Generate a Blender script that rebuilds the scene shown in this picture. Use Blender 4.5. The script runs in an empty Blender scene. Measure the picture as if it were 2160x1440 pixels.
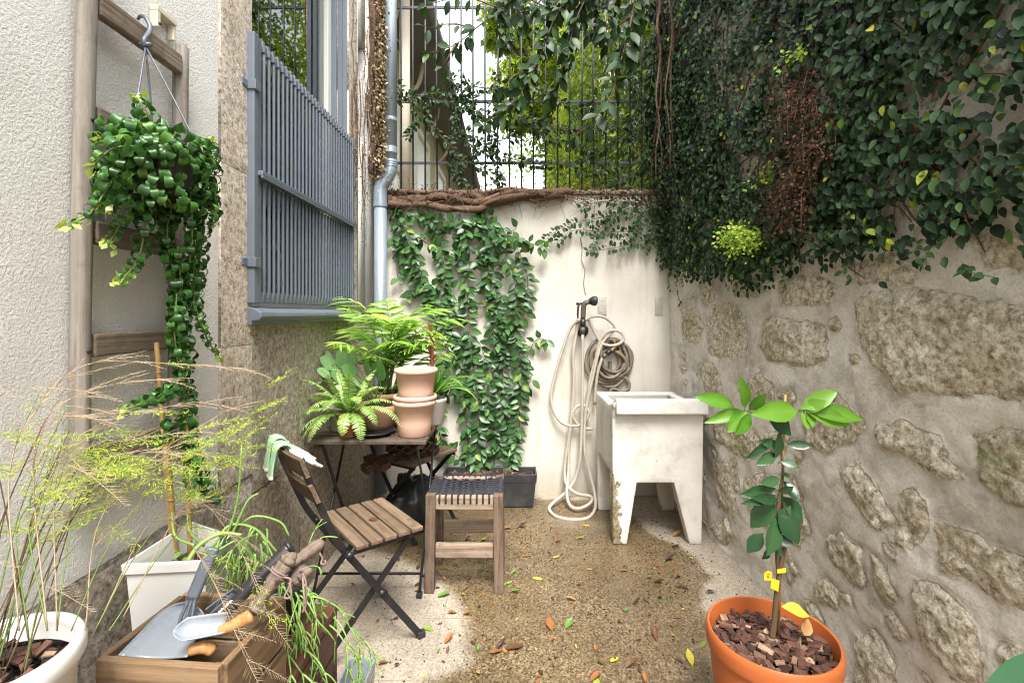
import bpy, math, random
import numpy as np
from mathutils import Vector, Matrix
R = random.Random(11)
rng = np.random.default_rng(11)
SC = bpy.context.scene
COL = SC.collection
PI = math.pi
F, CX, HY, CH = 1020.0, 1080.0, 658.0, 1.3

def W(px, py, Y): return np.array([(px-CX)*Y/F, Y, CH-(py-HY)*Y/F])
def WX(px, py, X): return W(px, py, X*F/(px-CX))
def WZ(px, py, z): return W(px, py, (CH-z)*F/(py-HY))
def A(*v): return np.array(v, float)
def unit(v):
    v = np.asarray(v, float); return v/(np.linalg.norm(v, axis=-1, keepdims=True)+1e-12)

# ------------------------------------------------------------------ numeric noise
def vnoise(x, y, seed=0):
    xi, yi = np.floor(x), np.floor(y); fx, fy = x-xi, y-yi
    fx, fy = fx*fx*(3-2*fx), fy*fy*(3-2*fy)
    def h(i, j):
        s = np.sin(i*127.1+j*311.7+seed*74.7)*43758.5453
        return s-np.floor(s)
    return (h(xi, yi)*(1-fx)+h(xi+1, yi)*fx)*(1-fy)+(h(xi, yi+1)*(1-fx)+h(xi+1, yi+1)*fx)*fy
def fbm(x, y, seed=0, octv=4, gain=.5):
    t, a, n = 0, 1, 0
    for k in range(octv):
        t = t+a*vnoise(x, y, seed+k*3); n += a; a *= gain; x, y = x*2.03+11.3, y*2.03+5.7
    return t/n
def sdist(px, py, poly):
    """signed distance to polygon, negative inside"""
    poly = np.asarray(poly, float); n = len(poly)
    d = np.full(px.shape, 1e9); ins = np.zeros(px.shape, bool)
    for i in range(n):
        a, b = poly[i], poly[(i+1) % n]
        ex, ey = b-a
        wx, wy = px-a[0], py-a[1]
        t = np.clip((wx*ex+wy*ey)/(ex*ex+ey*ey+1e-12), 0, 1)
        d = np.minimum(d, (wx-t*ex)**2+(wy-t*ey)**2)
        c = ((a[1] > py) != (b[1] > py))
        with np.errstate(divide='ignore', invalid='ignore'):
            xx = (b[0]-a[0])*(py-a[1])/(b[1]-a[1]+1e-15)+a[0]
        ins ^= (c & (px < xx))
    return np.where(ins, -1, 1)*np.sqrt(d)

# ------------------------------------------------------------------ mesh building
def smooth_path(pts, sub=6, closed=False):
    P = [np.asarray(p, float) for p in pts]
    if len(P) < 3 and not closed: 
        return np.array([P[0]+(P[-1]-P[0])*t for t in np.linspace(0, 1, sub+1)])
    out = []; n = len(P)
    rngi = range(n) if closed else range(n-1)
    for i in rngi:
        p0 = P[(i-1) % n] if closed or i > 0 else 2*P[0]-P[1]
        p1, p2 = P[i], P[(i+1) % n]
        p3 = P[(i+2) % n] if closed or i+2 < n else 2*P[-1]-P[-2]
        for k in range(sub):
            t = k/sub
            out.append(.5*((2*p1)+(-p0+p2)*t+(2*p0-5*p1+4*p2-p3)*t*t+(-p0+3*p1-3*p2+p3)*t**3))
    if not closed: out.append(P[-1])
    return np.array(out)

WM = {}
class MB:
    def __init__(s): s.V = []; s.Fc = []; s.T = []; s.n = 0
    def add(s, V, Fs, tint=.5):
        V = np.asarray(V, float).reshape(-1, 3)
        s.V.append(V); o = s.n
        if isinstance(Fs, np.ndarray): s.Fc.extend((Fs+o).tolist())
        else: s.Fc.extend([[i+o for i in f] for f in Fs])
        t = np.asarray(tint, float)
        s.T.append(np.full(len(V), float(t)) if t.ndim == 0 else t)
        s.n += len(V); return s
    def box(s, lo, hi, tint=.5):
        x0, y0, z0 = lo; x1, y1, z1 = hi
        V = [(x0,y0,z0),(x1,y0,z0),(x1,y1,z0),(x0,y1,z0),(x0,y0,z1),(x1,y0,z1),(x1,y1,z1),(x0,y1,z1)]
        return s.add(V, [(0,3,2,1),(4,5,6,7),(0,1,5,4),(1,2,6,5),(2,3,7,6),(3,0,4,7)], tint)
    def hexa(s, bot, top, tint=.5):
        n = len(bot)
        V = list(bot)+list(top)
        Fs = [tuple(reversed(range(n))), tuple(range(n, 2*n))]+[(i, (i+1) % n, n+(i+1) % n, n+i) for i in range(n)]
        return s.add(V, Fs, tint)
    def bar(s, p0, p1, w, h, up=(0,0,1), tint=.5, taper=1.0, segs=1, jit=0):
        p0, p1 = np.asarray(p0, float), np.asarray(p1, float)
        d = unit(p1-p0); u = np.asarray(up, float)
        if abs(np.dot(d, u)) > .98: u = A(0,1,0) if abs(d[1]) < .9 else A(1,0,0)
        x = unit(np.cross(d, u)); u = np.cross(x, d)
        V = []
        for i in range(segs+1):
            t = i/segs; k = 1+(taper-1)*t; p = p0+(p1-p0)*t
            if jit: p = p+A(*[R.uniform(-jit, jit) for _ in range(3)])
            for a, b in ((-1,-1),(1,-1),(1,1),(-1,1)): V.append(p+x*a*w*k/2+u*b*h*k/2)
        Fs = [(0,1,2,3), (segs*4+3, segs*4+2, segs*4+1, segs*4)]
        for i in range(segs):
            for j in range(4): Fs.append((i*4+j, (i+1)*4+j, (i+1)*4+(j+1) % 4, i*4+(j+1) % 4))
        return s.add(V, Fs, tint)
    def tube(s, pts, r, n=8, closed=False, tint=.5, smooth=0, flat=None):
        P = smooth_path(pts, smooth, closed) if smooth else np.asarray(pts, float)
        m = len(P)
        rr = np.full(m, r) if np.ndim(r) == 0 else np.interp(np.linspace(0, 1, m), np.linspace(0, 1, len(r)), r)
        if closed: T = unit(np.roll(P, -1, 0)-np.roll(P, 1, 0))
        else: T = unit(np.gradient(P, axis=0))
        u = A(0,0,1) if abs(T[0][2]) < .9 else A(1,0,0)
        u = unit(u-T[0]*np.dot(u, T[0])); V = []
        ang = np.arange(n)/n*2*PI
        for i in range(m):
            u = unit(u-T[i]*np.dot(u, T[i])); b = np.cross(T[i], u)
            ca, sa = np.cos(ang)[:, None], np.sin(ang)[:, None]
            V.append(P[i]+rr[i]*(u*ca+b*sa*(flat or 1)))
        V = np.concatenate(V); Fs = []
        for i in range(m if closed else m-1):
            a, b2 = i*n, ((i+1) % m)*n
            for j in range(n): Fs.append((a+j, a+(j+1) % n, b2+(j+1) % n, b2+j))
        if not closed: Fs += [tuple(reversed(range(n))), tuple(range((m-1)*n, m*n))]
        return s.add(V, Fs, tint)
    def lathe(s, prof, c=(0,0,0), n=40, tint=.5, M=None, wob=0):
        V = []; c = np.asarray(c, float)
        for r, z in prof:
            for j in range(n):
                a = j/n*2*PI; k = 1+wob*math.sin(3*a+z*20)
                p = A(r*math.cos(a)*k, r*math.sin(a)*k, z)
                if M is not None: p = np.array(M @ Vector(p))
                V.append(p+c)
        Fs = []
        for i in range(len(prof)-1):
            for j in range(n): Fs.append((i*n+j, i*n+(j+1) % n, (i+1)*n+(j+1) % n, (i+1)*n+j))
        if prof[0][0] > 1e-6: Fs.append(tuple(reversed(range(n))))
        if prof[-1][0] > 1e-6: Fs.append(tuple(range((len(prof)-1)*n, len(prof)*n)))
        return s.add(V, Fs, tint)
    def leaves(s, tm, P, D, N, S, tint=.5, wid=1.0, rib=0.0):
        tv, tf = tm
        P = np.atleast_2d(np.asarray(P, float)); k = len(P)
        D = np.broadcast_to(unit(D), P.shape); N = np.broadcast_to(np.asarray(N, float), P.shape)
        S = np.broadcast_to(np.asarray(S, float), (k,)); wid = np.broadcast_to(np.asarray(wid, float), (k,))
        B = unit(np.cross(N, D)); N2 = np.cross(D, B)
        V = (P[:, None, :]+S[:, None, None]*(tv[None, :, 0:1]*D[:, None, :]+(tv[None, :, 1:2]*wid[:, None, None])*B[:, None, :]+tv[None, :, 2:3]*N2[:, None, :]))
        Fs = (tf[None]+(np.arange(k)*len(tv))[:, None, None]).reshape(-1, tf.shape[1])
        t = np.repeat(np.broadcast_to(np.asarray(tint, float), (k,)), len(tv))
        if rib: t = np.clip(t+np.tile(np.where(np.arange(len(tv)) % 3 == 1, rib, 0), k), 0, 1)
        return s.add(V.reshape(-1, 3), Fs, t)
    def grid(s, G, tint=.5, closed_u=False):
        """G: (m,n,3) grid of points"""
        m, n = G.shape[:2]
        i, j = np.meshgrid(np.arange(m-1), np.arange(n-1), indexing='ij')
        a = (i*n+j).ravel()
        Fs = np.stack([a, a+n, a+n+1, a+1], 1)
        t = tint if np.ndim(tint) == 0 else np.asarray(tint).ravel()
        return s.add(G.reshape(-1, 3), Fs, t)
    def build(s, name, mat, parent=None, loc=None, local=False, smooth=True, bevel=0, kind=None, solid=0, sub=0, auto=None):
        me = bpy.data.meshes.new(name)
        V = np.concatenate(s.V) if s.V else np.zeros((0, 3))
        if parent is not None and not local:
            M = np.array(WM[parent.name].inverted()); V = V @ M[:3, :3].T+M[:3, 3]
        if parent is None and loc is not None and not local: V = V-np.asarray(loc, float)
        me.from_pydata(V.tolist(), [], s.Fc)
        at = me.attributes.new('tint', 'FLOAT', 'POINT'); at.data.foreach_set('value', np.concatenate(s.T).astype(np.float32))
        if smooth: me.polygons.foreach_set('use_smooth', [True]*len(me.polygons))
        me.materials.append(mat); me.update()
        o = bpy.data.objects.new(name, me); COL.objects.link(o)
        if parent is not None: o.parent = parent; WM[o.name] = WM[parent.name]
        else:
            o.location = loc if loc is not None else (0, 0, 0); WM[o.name] = Matrix.Translation(o.location)
        if smooth and auto is not None: sharp(me, auto)
        if solid:
            md = o.modifiers.new('solid', 'SOLIDIFY'); md.thickness = solid; md.offset = 0
        if bevel:
            md = o.modifiers.new('bevel', 'BEVEL'); md.width = bevel; md.segments = 2; md.limit_method = 'ANGLE'; md.angle_limit = .6
            md.harden_normals = False
        if sub:
            md = o.modifiers.new('sub', 'SUBSURF'); md.levels = sub; md.render_levels = sub
        if kind: o['kind'] = kind
        return o
def sharp(me, ang):
    import bmesh
    bm = bmesh.new(); bm.from_mesh(me)
    for e in bm.edges:
        if len(e.link_faces) == 2 and e.calc_face_angle(0) > ang: e.smooth = False
    bm.to_mesh(me); bm.free()

def tag(o, label, cat, group=None):
    o['label'] = label; o['category'] = cat
    if group: o['group'] = group
    return o
def thing(name, label, cat, loc=(0,0,0), rz=0, group=None):
    o = bpy.data.objects.new(name, None); COL.objects.link(o); o.empty_display_size = .05
    o.location = tuple(float(v) for v in loc); o.rotation_euler = (0, 0, rz)
    WM[o.name] = Matrix.Translation(o.location) @ Matrix.Rotation(rz, 4, 'Z')
    return tag(o, label, cat, group)
def copy_tree(o, parent=None):
    c = o.copy(); COL.objects.link(c)
    if parent is not None: c.parent = parent
    for ch in list(o.children): copy_tree(ch, c)
    return c

def leaf_tm(prof, fold=.25, droop=.15, wave=0):
    """leaf template, base at origin, along +x; prof = [(t, halfwidth)]"""
    V = []
    for i, (t, w) in enumerate(prof):
        z = -droop*t*t
        wv = wave*math.sin(i*2.1)
        V += [(t, w, z+fold*w+wv), (t, 0, z), (t, -w, z+fold*w-wv)]
    Fs = []
    for i in range(len(prof)-1):
        a = i*3; Fs += [(a, a+1, a+4, a+3), (a+1, a+2, a+5, a+4)]
    return np.array(V, float), np.array(Fs, int)
LF_OVAL = leaf_tm([(0,.01),(.15,.17),(.4,.27),(.7,.2),(.9,.08),(1,.004)], .3, .12)
LF_IVY = leaf_tm([(0,.03),(.2,.24),(.48,.29),(.76,.19),(1,.01)], .28, .14)
LF_LONG = leaf_tm([(0,.02),(.25,.17),(.55,.2),(.8,.11),(1,.004)], .3, .15)
LF_CITRUS = leaf_tm([(0,.01),(.08,.06),(.25,.19),(.45,.25),(.65,.23),(.85,.12),(.95,.05),(1,.003)], .35, .14, .012)
LF_BLADE = leaf_tm([(0,.02),(.3,.075),(.65,.06),(1,.003)], .5, .2)
LF_BIG = leaf_tm([(t, .30*math.sin(PI*min(1, t**.8))**.8+.004) for t in np.linspace(0, 1, 22)], .22, .12)
LF_ROUND = leaf_tm([(0,.12),(.12,.32),(.35,.46),(.6,.46),(.85,.3),(1,.06)], .12, .1)
LF_CURL = leaf_tm([(0,.05),(.12,.14),(.28,.20),(.46,.215),(.64,.18),(.82,.10),(1,.01)], .25, 0)
_v = LF_CURL[0].copy()      # roll the leaf backwards into a half ring
_t = _v[:, 0].copy(); _v[:, 0] = .30*np.sin(_t*3.9)+.10*_t; _v[:, 2] += -.27*(1-np.cos(_t*3.9)); LF_CURL = (_v, LF_CURL[1])
LF_TINY = (np.array([(0,0,0),(.5,.3,.08),(1,0,-.05),(.5,-.3,.08)], float), np.array([(0,3,2,1)], int))
LF_NEED = (np.array([(0,.06,0),(0,-.06,0),(1,-.03,0),(1,.03,0)], float), np.array([(0,1,2,3)], int))

# ------------------------------------------------------------------ materials
def nm(name):
    m = bpy.data.materials.new(name); m.use_nodes = True; nt = m.node_tree; nt.nodes.clear(); return m, nt
def nd(nt, t, ins=None, **props):
    n = nt.nodes.new(t)
    for k, v in props.items(): setattr(n, k, v)
    for k, v in (ins or {}).items():
        if isinstance(v, bpy.types.NodeSocket): nt.links.new(v, n.inputs[k])
        else: n.inputs[k].default_value = v
    return n
def c4(c): return (c[0], c[1], c[2], 1.0)
def ramp(nt, fac, stops, interp='LINEAR'):
    n = nd(nt, 'ShaderNodeValToRGB', {'Fac': fac}); cr = n.color_ramp; cr.interpolation = interp
    while len(cr.elements) < len(stops): cr.elements.new(.5)
    for e, (p, c) in zip(cr.elements, stops):
        e.position = p; e.color = c4(c) if np.ndim(c) else (c, c, c, 1)
    return n.outputs['Color']
def mixc(nt, fac, a, b, mode='MIX'):
    n = nt.nodes.new('ShaderNodeMix'); n.data_type = 'RGBA'; n.blend_type = mode
    for idx, v in ((0, fac), (6, a), (7, b)):
        if isinstance(v, bpy.types.NodeSocket): nt.links.new(v, n.inputs[idx])
        else: n.inputs[idx].default_value = v if idx == 0 else c4(v)
    return n.outputs[2]
def math_(nt, op, a, b=0.0, c=None):
    n = nt.nodes.new('ShaderNodeMath'); n.operation = op
    for i, v in enumerate([a, b] + ([c] if c is not None else [])):
        if isinstance(v, bpy.types.NodeSocket): nt.links.new(v, n.inputs[i])
        else: n.inputs[i].default_value = v
    return n.outputs[0]
def coords(nt, scale=(1,1,1), kind='Object'):
    tc = nd(nt, 'ShaderNodeTexCoord')
    return nd(nt, 'ShaderNodeMapping', {'Vector': tc.outputs[kind], 'Scale': scale}).outputs[0]
def noise(nt, vec, scale, detail=4, rough=.55, dist=0):
    return nd(nt, 'ShaderNodeTexNoise', {'Vector': vec, 'Scale': scale, 'Detail': detail, 'Roughness': rough, 'Distortion': dist}).outputs['Fac']
def voro(nt, vec, scale, feature='F1', out='Distance', rnd=1):
    return nd(nt, 'ShaderNodeTexVoronoi', {'Vector': vec, 'Scale': scale, 'Randomness': rnd}, feature=feature).outputs[out]
def bumpn(nt, h, strength=.4, dist=.01, normal=None):
    ins = {'Height': h, 'Strength': strength, 'Distance': dist}
    if normal is not None: ins['Normal'] = normal
    return nd(nt, 'ShaderNodeBump', ins).outputs[0]
def attr(nt, name='tint'): return nd(nt, 'ShaderNodeAttribute', attribute_name=name).outputs['Fac']
def finish(nt, col, rough=.6, normal=None, metal=0, spec=.5, extra=None):
    ins = {'Base Color': col if isinstance(col, bpy.types.NodeSocket) else c4(col), 'Roughness': rough, 'Metallic': metal, 'Specular IOR Level': spec}
    if normal is not None: ins['Normal'] = normal
    ins.update(extra or {})
    p = nd(nt, 'ShaderNodeBsdfPrincipled', ins)
    nd(nt, 'ShaderNodeOutputMaterial', {'Surface': p.outputs[0]}); return p

def m_plain(name, col, rough=.5, metal=0, var=.12, scale=30, bump=.1, bd=.002, spec=.5, dirt=None, dirt_amt=.5):
    m, nt = nm(name); v = coords(nt)
    n1 = noise(nt, v, scale, 5); n2 = noise(nt, v, scale*.12, 4)
    lo = tuple(c*(1-var) for c in col); hi = tuple(min(1, c*(1+var)) for c in col)
    c = mixc(nt, n2, lo, hi)
    if dirt is not None:
        d = ramp(nt, noise(nt, v, scale*.25, 8, .65), [(.5, 0), (.72, 1)])
        c = mixc(nt, math_(nt, 'MULTIPLY', d, dirt_amt), c, dirt)
    rr = math_(nt, 'MULTIPLY_ADD', n1, .2, rough-.1)
    finish(nt, c, rr, bumpn(nt, n1, bump, bd) if bump else None, metal, spec)
    return m
def m_wood(name, axis, dark, mid, light, rough=.75, grain=30, bump=.5, grey=None, greyamt=.5, stain=None):
    m, nt = nm(name)
    sc = [grain*1.5]*3; sc['xyz'.index(axis)] = grain*.06
    v = coords(nt, tuple(sc)); v2 = coords(nt)
    g = noise(nt, v, 1, 8, .62, .6); b = noise(nt, v2, 7, 5, .6)
    c = ramp(nt, g, [(.28, dark), (.5, mid), (.72, light)])
    if grey is not None:
        gm = ramp(nt, b, [(.4, 0), (.62, 1)])
        c = mixc(nt, math_(nt, 'MULTIPLY', gm, greyamt), c, grey)
    ti = attr(nt)
    c = mixc(nt, 1.0, c, ramp(nt, ti, [(0, .62), (1, 1.25)]), 'MULTIPLY')
    if stain is not None:
        st = ramp(nt, noise(nt, v2, 14, 6, .65), [(.55, 0), (.75, 1)])
        c = mixc(nt, math_(nt, 'MULTIPLY', st, .8), c, stain)
    finish(nt, c, rough, bumpn(nt, g, bump, .004), 0, .35)
    return m
def m_leaf(name, stops, rough=.4, trans=.25, spec=.5, tcol=None, bump=True):
    m, nt = nm(name); t = attr(nt); v = coords(nt)
    n = noise(nt, v, 18, 3)
    f = math_(nt, 'ADD', t, math_(nt, 'MULTIPLY_ADD', n, .3, -.15))
    c = ramp(nt, f, stops)
    p = nd(nt, 'ShaderNodeBsdfPrincipled', {'Base Color': c, 'Roughness': rough, 'Specular IOR Level': spec})
    if bump: nt.links.new(bumpn(nt, noise(nt, v, 160, 3), .15, .002), p.inputs['Normal'])
    tr = nd(nt, 'ShaderNodeBsdfTranslucent', {'Color': mixc(nt, 1.0, c, tcol or (1.6, 1.7, .7), 'MULTIPLY')})
    mx = nd(nt, 'ShaderNodeMixShader', {0: trans, 1: p.outputs[0], 2: tr.outputs[0]})
    nd(nt, 'ShaderNodeOutputMaterial', {'Surface': mx.outputs[0]})
    return m

M = {}
def make_materials():
    # white roughcast
    m, nt = nm('white_roughcast'); v = coords(nt)
    a = noise(nt, v, 135, 5, .68); b = noise(nt, v, 320, 3, .6); h = math_(nt, 'ADD', a, math_(nt, 'MULTIPLY', b, .35))
    big = noise(nt, v, 1.6, 6, .6)
    c = ramp(nt, big, [(.3, (.76,.74,.69)), (.6, (.86,.845,.81))])
    c = mixc(nt, math_(nt, 'MULTIPLY', ramp(nt, a, [(.3, 1), (.45, 0)]), .35), c, (.45,.42,.37))
    finish(nt, c, .9, bumpn(nt, h, .9, .009), 0, .2); M['stucco'] = m
    # granite, dressed and rough
    for key, cols, bs in (('granite', [(.36, (.13,.10,.075)), (.44, (.42,.345,.27)), (.53, (.62,.545,.455)), (.64, (.82,.76,.68))], .6),
                          ('granite_rough', [(.34, (.11,.09,.065)), (.44, (.31,.265,.205)), (.53, (.48,.425,.345)), (.65, (.72,.66,.56))], 1.0)):
        m, nt = nm(key); v = coords(nt)
        a = noise(nt, v, 55, 8, .8); b = noise(nt, v, 5, 5, .6)
        c = ramp(nt, a, cols)
        c = mixc(nt, ramp(nt, voro(nt, v, 75), [(.10, 1), (.2, 0)]), c, (.05,.04,.035))
        c = mixc(nt, math_(nt, 'MULTIPLY', ramp(nt, b, [(.45, 0), (.7, 1)]), .3), c, (.40,.31,.21))
        h = math_(nt, 'ADD', math_(nt, 'MULTIPLY', noise(nt, v, 40, 5, .7), .6), math_(nt, 'MULTIPLY', a, .6))
        finish(nt, c, .9, bumpn(nt, h, bs, .02 if bs > .8 else .012), 0, .25); M[key] = m
    # garden wall concrete render
    m, nt = nm('cream_render'); v = coords(nt); vs = coords(nt, (9, 9, .7))
    a = noise(nt, v, 2.2, 7, .6); s = noise(nt, vs, 1, 6, .65)
    c = ramp(nt, a, [(.3, (.52,.485,.415)), (.5, (.61,.575,.505)), (.7, (.675,.65,.59))])
    c = mixc(nt, math_(nt, 'MULTIPLY', ramp(nt, s, [(.52, 0), (.75, 1)]), .5), c, (.40,.37,.30))
    pit = ramp(nt, voro(nt, v, 26), [(.035, 1), (.06, 0)])
    pitm = ramp(nt, noise(nt, v, 1.3, 3), [(.5, 0), (.58, 1)])
    c = mixc(nt, math_(nt, 'MULTIPLY', pit, pitm), c, (.13,.11,.09))
    sep = nd(nt, 'ShaderNodeSeparateXYZ', {0: nd(nt, 'ShaderNodeTexCoord').outputs['Object']})
    low = ramp(nt, math_(nt, 'ADD', sep.outputs[2], math_(nt, 'MULTIPLY', s, .25)), [(.12, 1), (.34, 0)])
    c = mixc(nt, math_(nt, 'MULTIPLY', low, .55), c, (.30,.25,.17))
    finish(nt, c, .85, bumpn(nt, noise(nt, v, 60, 6, .6), .25, .006), 0, .25); M['cream'] = m
    # rubble wall: tint = stone mask
    m, nt = nm('rubble_wall'); v = coords(nt); st = attr(nt)
    g1 = noise(nt, v, 42, 8, .82); g0 = noise(nt, v, 6, 6, .65)
    sc = ramp(nt, g1, [(.35, (.13,.10,.06)), (.44, (.40,.34,.25)), (.51, (.64,.58,.46)), (.62, (.90,.86,.76))])
    sc = mixc(nt, math_(nt, 'MULTIPLY', ramp(nt, g0, [(.48, 0), (.68, 1)]), .38), sc, (.40,.29,.15))
    moss = math_(nt, 'MULTIPLY', ramp(nt, noise(nt, v, 4.5, 6, .7), [(.50, 0), (.64, 1)]), ramp(nt, noise(nt, v, 38, 3), [(.4, 0), (.6, 1)]))
    sc = mixc(nt, math_(nt, 'MULTIPLY', moss, .7), sc, (.21,.23,.085))
    mo = ramp(nt, noise(nt, v, 3.2, 7, .62), [(.28, (.50,.465,.41)), (.5, (.69,.655,.59)), (.72, (.80,.77,.715))])
    mo = mixc(nt, math_(nt, 'MULTIPLY', ramp(nt, noise(nt, v, 5.5, 7, .75), [(.50, 0), (.66, 1)]), .6), mo, (.235,.20,.155))
    mo = mixc(nt, ramp(nt, noise(nt, v, 110, 4, .7), [(.34, .45), (.5, 0)]), mo, (.33,.29,.24))
    mk = ramp(nt, math_(nt, 'ADD', st, math_(nt, 'MULTIPLY_ADD', noise(nt, v, 45, 4), .5, -.25)), [(.4, 0), (.62, 1)])
    c = mixc(nt, mk, mo, sc)
    hs = math_(nt, 'MULTIPLY', g1, math_(nt, 'MULTIPLY', mk, 1.2)); hm = math_(nt, 'MULTIPLY', noise(nt, coords(nt, (1, 1, 1.7)), 60, 7, .72), .5)
    finish(nt, c, .92, bumpn(nt, math_(nt, 'ADD', hs, hm), .75, .011), 0, .2); M['rubble'] = m
    # terrazzo floor: tint = wetness
    m, nt = nm('terrazzo'); v = coords(nt); wt = attr(nt)
    w = ramp(nt, math_(nt, 'ADD', wt, math_(nt, 'MULTIPLY_ADD', noise(nt, v, 22, 6, .65), .3, -.15)), [(.25, 0), (.75, 1)])
    va = voro(nt, v, 165, out='Color'); vg = nd(nt, 'ShaderNodeRGBToBW', {0: va}).outputs[0]
    vb = noise(nt, v, 95, 4, .65); mixv = math_(nt, 'ADD', math_(nt, 'MULTIPLY', vg, .5), math_(nt, 'MULTIPLY', vb, .5))
    dry = ramp(nt, mixv, [(.28, (.20,.165,.12)), (.45, (.29,.245,.19)), (.68, (.38,.335,.27))])
    wet = ramp(nt, mixv, [(.30, (.045,.028,.014)), (.44, (.115,.079,.040)), (.56, (.18,.132,.074)), (.72, (.32,.255,.165))])
    wet = mixc(nt, ramp(nt, noise(nt, v, 2.6, 5, .6), [(.38, .45), (.62, 0)]), wet, (.085,.056,.024))
    wet = mixc(nt, ramp(nt, noise(nt, v, 1.9, 4, .55), [(.55, 0), (.7, .4)]), wet, (.30,.25,.18))
    c = mixc(nt, w, dry, wet)
    c = mixc(nt, ramp(nt, noise(nt, v, 5, 7, .7), [(.62, 0), (.8, .35)]), c, (.13,.10,.06))
    c = mixc(nt, 1.0, c, ramp(nt, noise(nt, v, 1.7, 6, .62), [(.3, .68), (.68, 1.25)]), 'MULTIPLY')
    tc = nd(nt, 'ShaderNodeTexCoord').outputs['Object']
    off = nd(nt, 'ShaderNodeMapping', {'Vector': tc, 'Location': (.295, .0, 0)}).outputs[0]
    br = nd(nt, 'ShaderNodeTexBrick', {'Vector': off, 'Scale': 1.0, 'Mortar Size': .0022, 'Mortar Smooth': .3, 'Brick Width': .40, 'Row Height': .342, 'Color1': (0,0,0,1), 'Color2': (0,0,0,1), 'Mortar': (1,1,1,1)}, offset=0.0)
    j = math_(nt, 'MULTIPLY', br.outputs['Fac'], ramp(nt, noise(nt, v, 6, 4), [(.35, .15), (.6, .75)]))
    c = mixc(nt, j, c, (.13,.10,.065))
    rgh = ramp(nt, w, [(0, .85), (1, .33)])
    finish(nt, c, rgh, bumpn(nt, math_(nt, 'SUBTRACT', vb, j), .3, .004), 0, .4); M['floor'] = m
    M['joint_earth'] = m_plain('joint_earth', (.06,.045,.03), .95, 0, .5, 60, .8, .01)
    M['upper_ground'] = m_plain('upper_ground', (.20,.17,.11), .95, 0, .5, 20, .8, .02)
    M['steel'] = m_plain('grey_paint_steel', (.132,.157,.192), .42, .0, .14, 40, .12, .002, .5, (.10,.10,.10), .35)
    M['zinc'] = m_plain('grey_blue_pipe', (.30,.36,.42), .36, .35, .16, 12, .05, .002, .5, (.19,.20,.21), .45)
    M['iron'] = m_plain('dark_iron', (.045,.046,.05), .55, .2, .3, 60, .3, .002)
    M['blackmetal'] = m_plain('black_powder_metal', (.014,.014,.016), .38, .0, .3, 60, .08, .001, .5, (.06,.055,.05), .3)
    M['blackplastic'] = m_plain('black_plastic', (.022,.022,.024), .38, 0, .2, 50, .06, .001)
    M['anthracite'] = m_plain('anthracite_plastic', (.026,.028,.033), .45, 0, .2, 30, .08, .001, .5, (.13,.12,.10), .4)
    M['greyplastic'] = m_plain('grey_plastic', (.255,.285,.32), .28, 0, .08, 20, .04, .001, .5, (.26,.26,.25), .3)
    M['bluegrey'] = m_plain('blue_grey_plastic', (.10,.115,.14), .4, 0, .15, 30, .06, .001)
    M['whiteplastic'] = m_plain('white_plastic', (.72,.71,.68), .35, 0, .06, 8, .04, .001, .5, (.48,.44,.36), .4)
    M['terra_pale'] = m_plain('pale_terracotta', (.62,.40,.30), .82, 0, .08, 14, .12, .002, .3, (.55,.36,.25), .5)
    M['terra_dark'] = m_plain('dark_terracotta', (.36,.125,.055), .75, 0, .18, 16, .12, .002, .3, (.46,.30,.2), .4)
    M['terra_mid'] = m_plain('tan_terracotta', (.42,.25,.15), .8, 0, .2, 14, .15, .002, .3, (.2,.14,.09), .6)
    M['orangepot'] = m_plain('orange_plastic', (.47,.125,.035), .42, 0, .10, 14, .03, .001, .4, (.42,.13,.05), .35)
    M['soil'] = m_plain('dark_soil', (.035,.025,.018), .95, 0, .6, 70, 1, .02)
    M['hose'] = m_plain('beige_hose', (.47,.42,.35), .5, 0, .15, 16, .08, .001, .45, (.25,.21,.16), .5)
    M['hosedark'] = m_plain('dark_hose', (.20,.165,.125), .5, 0, .25, 16, .08, .001, .45, (.08,.065,.05), .6)
    M['brass'] = m_plain('old_brass', (.20,.14,.06), .5, .7, .35, 40, .3, .002)
    M['brownplastic'] = m_plain('taupe_plastic', (.115,.085,.075), .42, 0, .15, 30, .08, .001)
    M['cream_plastic'] = m_plain('cream_plastic', (.62,.58,.46), .5, 0, .08, 20, .05, .001)
    M['cord'] = m_plain('black_cord', (.024,.024,.03), .7, 0, .4, 120, .5, .002, .3)
    M['twine'] = m_plain('mauve_twine', (.20,.14,.12), .9, 0, .4, 120, .6, .003)
    M['yellow'] = m_plain('yellow_label', (.80,.56,.02), .5, 0, .05, 20, 0)
    M['print'] = m_plain('label_print', (.08,.07,.05), .6, 0, .05, 20, 0)
    M['glovegreen'] = m_plain('mint_knit', (.38,.62,.36), .85, 0, .14, 26, .5, .004, .2, (.62,.72,.56), .5)
    M['glovewhite'] = m_plain('white_knit', (.72,.70,.62), .85, 0, .08, 30, .5, .004, .2)
    M['crack'] = m_plain('crack_line', (.22,.18,.13), .9, 0, .3, 60, .3)
    M['coping'] = m_plain('dirty_coping', (.17,.14,.10), .95, 0, .5, 40, .8, .01)
    M['plate'] = m_plain('old_mortar_patch', (.46,.43,.37), .95, 0, .3, 60, .6, .006)
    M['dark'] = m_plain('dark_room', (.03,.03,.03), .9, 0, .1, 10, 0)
    M['winframe'] = m_plain('pale_window_frame', (.62,.62,.58), .5, 0, .08, 20, .05)
    M['farwall'] = m_plain('far_wall', (.50,.45,.36), .9, 0, .2, 6, .4, .02, .2, (.25,.21,.14), .6)
    M['eave'] = m_plain('eave_boards', (.115,.11,.105), .8, 0, .25, 14, .3, .01)
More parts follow.
